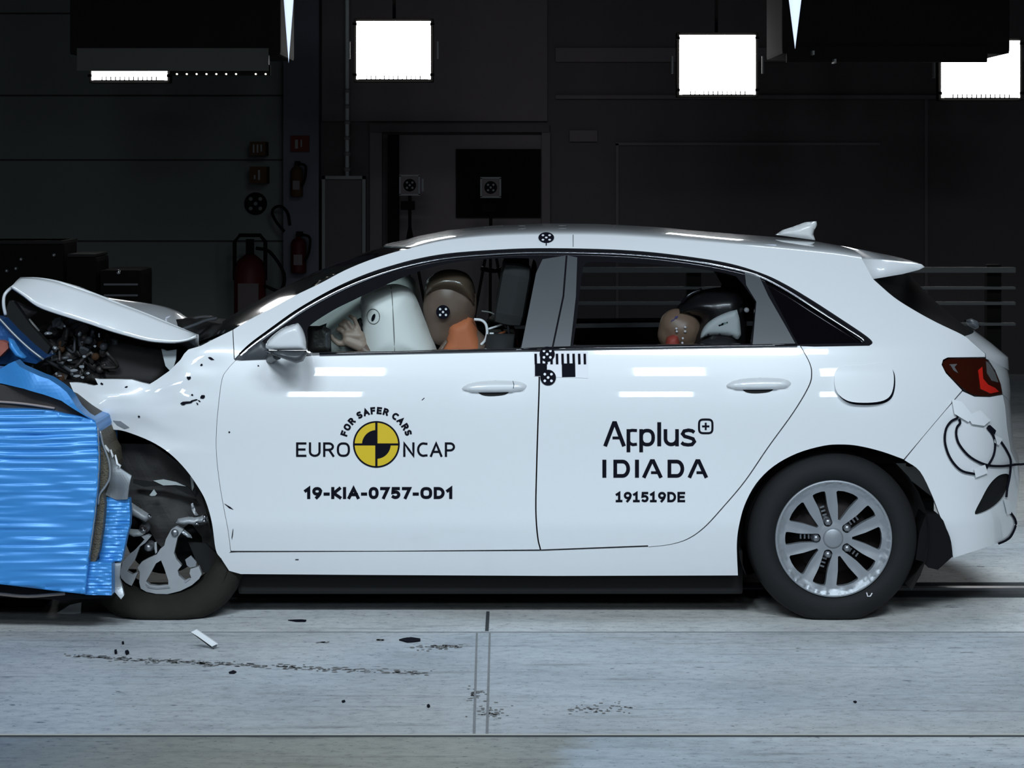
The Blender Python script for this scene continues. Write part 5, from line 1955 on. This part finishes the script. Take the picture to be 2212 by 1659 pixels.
# ================================================================ blue barrier
BY = -.28
bar = thing('crash_barrier', 'blue crushed honeycomb barrier block pressed into the front of the white car', 'barrier', P(60, 1262, BY))
face = join([(-260, 878), (0, 882), (60, 884), (110, 888), (160, 897), (206, 909)], [(210, 925), (213, 960), (214, 1000), (210, 1060), (203, 1120), (192, 1200), (184, 1284)], [(100, 1274), (0, 1262), (-260, 1240)])
pts, tri, d = fill(face, 5.5)
vs_ = []
for q in pts:
    x, y = q
    wob = 5 * noise.noise(Vector((x * .004, y * .008, 0)))
    ph = (y + wob * 3 + .035 * x * max(0, min(1, (y - 990) / 60))) / 15.5
    tri_w = abs((ph % 1) - .5) * 2
    amp = .026 * (.55 + .9 * abs(noise.noise(Vector((x * .006, y * .05, 3)))))
    if y > 1000:
        amp *= .7
        tri_w = .5 * tri_w + .5 * abs(((ph * 1.9) % 1) - .5) * 2
    dep = amp * tri_w + .007 * noise.noise(Vector((x * .006, y * .12, 9))) + .010 * noise.noise(Vector((x * .007, y * .014, 2)))
    vs_.append(P(x, y, BY + dep))
fs_ = [t if (vs_[t[1]] - vs_[t[0]]).cross(vs_[t[2]] - vs_[t[0]]).y < 0 else (t[0], t[2], t[1]) for t in tri]
n = len(vs_)
rim = rim_edges(fs_)
back = [v + Vector((0, .42, 0)) for v in vs_]
fs2 = fs_ + [(c_ + n, b_ + n, a_ + n) for a_, b_, c_ in fs_] + [(b_, a_, a_ + n, b_ + n) for a_, b_ in rim]
o = mesh('honeycomb_block', vs_ + back, fs2, 'blue', bar)
o.data.polygons.foreach_set('use_smooth', [i < len(fs_) for i in range(len(fs2))])
corea = [(211, 925), (220, 950), (224, 968), (233, 985), (236, 1010), (232, 1040), (222, 1062), (226, 1090), (222, 1140), (214, 1190), (206, 1214), (190, 1214), (200, 1130), (208, 1060), (213, 1000)]
slab('torn_core', corea, 'core', bar, BY + .05, .3, step=7)
tube('torn_edge', [P(a, b, BY + .04) for a, b in ((216, 930), (221, 955), (228, 975), (236, 1000), (237, 1030), (228, 1050), (215, 1068), (212, 1090))], .004, 'foil', bar)
tube('torn_edge', [P(a, b, BY + .01) for a, b in ((211, 922), (213, 960), (214, 1000), (210, 1060), (204, 1120), (192, 1205))], .0022, 'foil', bar)
sheet = [(222, 965), (236, 978), (250, 1000), (258, 1010), (285, 1027), (280, 1050), (276, 1078), (250, 1080), (226, 1070), (236, 1045), (237, 1010)]


def crumple(out, m, name, y, amp, freq, thick, step=6, parent=bar):
    o = slab(name, out, m, parent, y, thick, step=step)
    for v in o.data.vertices:
        v.co.y += amp * noise.noise(v.co * freq)
    return o


crumple(sheet, 'foil', 'torn_sheet', BY + .09, .03, 12, .012)
tube('frayed_edge', [P(a, b, BY + .08) for a, b in ((226, 962), (236, 976), (238, 972), (244, 988), (248, 983), (253, 1002), (260, 1006), (256, 1012))], .005, 'white_tape', bar, sm=1)
b1 = [(228, 1074), (279, 1078), (281, 1110), (280, 1135), (274, 1156), (266, 1194), (262, 1213), (214, 1212), (218, 1160), (222, 1120)]
b2 = [(184, 1213), (241, 1216), (241, 1286), (184, 1285)]
for out, y, th in ((b1, BY + .10, .05), (b2, BY + .04, .08)):
    pts, tri, d = fill(out, 4)
    vs_ = [P(q[0], q[1], y + .0035 * (abs(((q[1] + .04 * q[0]) / 8.5 % 1) - .5) * 2) + .004 * noise.noise(Vector((q[0] * .05, q[1] * .2, 1)))) for q in pts]
    fs_ = [t if (vs_[t[1]] - vs_[t[0]]).cross(vs_[t[2]] - vs_[t[0]]).y < 0 else (t[0], t[2], t[1]) for t in tri]
    n = len(vs_)
    rim = rim_edges(fs_)
    mesh('bumper_element', vs_ + [v + Vector((0, th, 0)) for v in vs_], fs_ + [(c_ + n, b_ + n, a_ + n) for a_, b_, c_ in fs_] + [(b_, a_, a_ + n, b_ + n) for a_, b_ in rim], 'blue', bar, smooth=False)
crumple([(241, 1216), (262, 1214), (258, 1250), (268, 1286), (262, 1294), (246, 1276), (241, 1284)], 'foil', 'torn_sheet', BY + .12, .02, 15, .02)
# sheet folded over the top
top_sheet = [(-120, 790), (0, 797), (18, 786), (32, 780), (44, 792), (90, 812), (108, 818), (130, 832), (147, 846), (157, 860), (169, 879), (186, 897), (204, 909), (196, 907), (172, 889), (136, 864), (96, 850), (54, 838), (0, 829), (-120, 822)]
crumple(top_sheet, 'blue', 'top_sheet', BY + .02, .06, 6, .10, step=9)
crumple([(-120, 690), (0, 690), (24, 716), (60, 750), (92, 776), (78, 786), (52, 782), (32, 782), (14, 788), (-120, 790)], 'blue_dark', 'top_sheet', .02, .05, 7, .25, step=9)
tube('sheet_edge', [P(a, b, -.02) for a, b in ((-20, 668), (2, 692), (30, 722), (62, 752), (94, 777))], .005, 'foil', bar)
puff('foil_flap', [(18, 728), (30, 734), (44, 756), (58, 770), (50, 778), (34, 770), (20, 752)], 'blue', bar, -.05, .03, .03, 7, step=5)
crumple([(-60, 736), (4, 736), (16, 742), (18, 752), (8, 762), (-2, 772), (-60, 776)], mat('rust_red_foam', (.36, .10, .07), .7), 'red_foam', -.04, .03, 10, .1)
crumple([(-120, 822), (0, 830), (54, 840), (96, 852), (136, 866), (172, 890), (204, 910), (110, 888), (0, 883), (-120, 880)], mat('dark_backing', (.03, .024, .022), .6), 'backing_layer', BY + .04, .01, 8, .6, step=10)
tube('backing_edge', [P(a, b, BY + .03) for a, b in ((-100, 862), (0, 868), (40, 871), (80, 876), (118, 882))], .0045, mat('beige_edge', (.33, .27, .25), .6), bar)
# support below and concrete block behind
slab('support_frame', [(-260, 1242), (0, 1264), (100, 1276), (184, 1287), (240, 1288), (240, 1292), (130, 1296), (0, 1290), (-260, 1290)], 'dark', bar, BY + .12, .6, step=30)
box('shade_block', P(-200, 0, .35).x, P(100, 0, .35).x, .30, .5, .0, .13, 'flap', bar)  # added dark box, blocks lamp light so the floor below the barrier stays dark
tube('support_bar', [P(a, b, BY + .10) for a, b in ((-100, 1274), (0, 1283), (60, 1288), (140, 1282))], .006, mat('beige_bar', (.36, .30, .27), .6), bar)
box('mounting_block', -3.6, -2.32, -.9, 1.0, 0, 1.35, 'concrete_block', bar, .02)
box('mounting_plate', -2.34, -2.18, -.4, .9, .0, 1.0, 'dark', bar, .01)
for o_ in bar.children:
    o_.location = -bar.location

# ================================================================ debris on the floor
def shard(out_px, name, label, m, tilt, thick=.006, cat='debris'):
    """flat scrap whose outline lies on the floor, raised on one side"""
    q = [G(a, b) for a, b in out_px]
    c_ = sum(q, Vector()) / len(q)
    zs = [tilt * max(0, (v.x - min(u.x for u in q))) for v in q]
    n = len(q)
    vs_ = [Vector((v.x, v.y, .001)) + Vector((0, 0, z_)) for v, z_ in zip(q, zs)]
    vs_ += [v + Vector((0, 0, thick)) for v in vs_]
    o = mesh(name, vs_, [tuple(range(n)), tuple(range(n, 2 * n))] + [(i, (i + 1) % n, (i + 1) % n + n, i + n) for i in range(n)], m, None, smooth=False)
    bm = bmesh.new()
    bm.from_mesh(o.data)
    bmesh.ops.recalc_face_normals(bm, faces=bm.faces)
    bm.to_mesh(o.data)
    bm.free()
    return tag(o, label, cat)


# torn metal strip: stands leaning, with its folded end
t = thing('metal_strip', 'pale torn metal strip lying on the floor in front of the flat tyre', 'debris', G(440, 1398))
y0 = ground(1402)
a = [(414, 1368), (424, 1362), (466, 1392), (470, 1398), (456, 1403)]
slab('strip', [(412, 1366), (424, 1360), (470, 1391), (462, 1403)], 'white_tape', t, y0, .012, step=20)
slab('folded_end', [(456, 1398), (468, 1392), (468, 1396), (460, 1402)], 'satin', t, y0 - .004, .016, step=20)
slab('dark_edge', [(412, 1366), (414, 1366), (463, 1401), (461, 1403)], 'dark', t, y0 - .003, .006, step=20)
for o_ in t.children:
    o_.location = -t.location
sy = ground(1326)
o = slab('plastic_shard', [(122, 1325), (150, 1307), (176, 1301), (174, 1325), (150, 1326.5)], mat('pale_grey_plastic', (.62, .66, .68), .5), None, sy, .008, step=12)
tag(o, 'grey triangular plastic shard on the floor below the blue barrier', 'debris')
shard([(862, 1384), (872, 1381), (888, 1379), (908, 1382), (908, 1386), (894, 1388), (880, 1389)], 'rubber_scrap', 'black rubber scrap on the floor under the front door', 'ink', 0.0, .004)
shard([(247, 1409), (252, 1408), (253, 1413), (248, 1414)], 'floor_chip', 'small black chip left of the pale metal strip, nearest the barrier', 'ink', 0.0, .008)
shard([(270, 1411), (276, 1409), (279, 1413), (273, 1416)], 'floor_chip', 'small black chip left of the metal strip, second from the barrier', 'ink', 0.0, .008)
shard([(263, 1390), (267, 1389), (268, 1392), (264, 1393)], 'floor_chip', 'tiny black chip behind the two chips left of the metal strip', 'ink', 0.0, .006)
shard([(494, 1454), (504, 1450), (511, 1453), (506, 1456), (496, 1456)], 'floor_chip', 'dark flat chip on the floor nearer the camera than the metal strip', 'ink', 0.0, .003)
shard([(922, 1527), (926, 1525), (929, 1528), (925, 1530)], 'floor_chip', 'tiny round black chip on the bare floor left of the cross joint', 'ink', 0.0, .006)
shard([(622, 1341), (650, 1340), (662, 1341), (660, 1344), (640, 1344)], 'floor_chip', 'thin dark chip on the pale strip behind the floor joint', 'ink', 0.0, .003)
shard([(738, 1516), (744, 1514), (746, 1517), (740, 1519)], 'floor_chip', 'dark fleck on the floor in front of the emblem door', 'ink', 0.0, .003)
shard([(1843, 1517), (1848, 1516), (1851, 1518), (1847, 1520)], 'floor_chip', 'dark fleck on the floor in front of the rear wheel', 'ink', 0.0, .003)

# soot left by the tyre on the track: many small flat smears in one painted mark
rnd = random.Random(5)
vs_, fs_ = [], []
for k in range(420):
    t_ = rnd.random()
    px = 140 + 800 * t_
    py = 1414 + 40 * t_ ** .8 + rnd.gauss(0, 2.6)
    if rnd.random() > (1 - abs(t_ - .45)):
        continue
    rx, ry = rnd.uniform(2, 8), rnd.uniform(.5, 1.3)
    b = len(vs_)
    for j in range(6):
        a = 2 * math.pi * j / 6
        vs_.append(G(px + rx * math.cos(a), py + ry * math.sin(a), .0012))
    fs_.append(tuple(range(b, b + 6))[::-1])
for (cx_, cy_, sx, sy, nn) in ((955, 1398, 45, 5, 60), (700, 1387, 14, 1.2, 10), (820, 1382, 12, 1.2, 10), (1030, 1500, 20, 12, 30), (1060, 1540, 30, 12, 40), (1300, 1530, 70, 10, 50)):
    for k in range(nn):
        px, py = rnd.gauss(cx_, sx * .6), rnd.gauss(cy_, sy * .6)
        rx, ry = rnd.uniform(2, 6), rnd.uniform(.5, 1.4)
        b = len(vs_)
        for j in range(6):
            a = 2 * math.pi * j / 6
            vs_.append(G(px + rx * math.cos(a), py + ry * math.sin(a), .0012))
        fs_.append(tuple(range(b, b + 6))[::-1])
o = mesh('tyre_mark', vs_, fs_, mat('faint_tyre_soot', (.27, .27, .265), .9, var=.25, scale=14), None, smooth=False)
o['kind'] = 'stuff'
o['label'] = 'faint dark tyre smear running along the concrete floor'
o['category'] = 'tyre mark'

d1['label'] = 'front door with round yellow and black emblem'
d2['label'] = 'rear door with black lettering and code'
wh['label'] = 'intact silver five-spoke-pair rear wheel'
bw['label'] = 'broken silver front wheel on a flat tyre'
ab['label'] = 'white driver airbag with round vent hole'
front_wing['label'] = 'crumpled white front wing with black scuffs'
for o_ in car.children:
    if o_.location.length < 1e-9:
        o_.location = -car.location
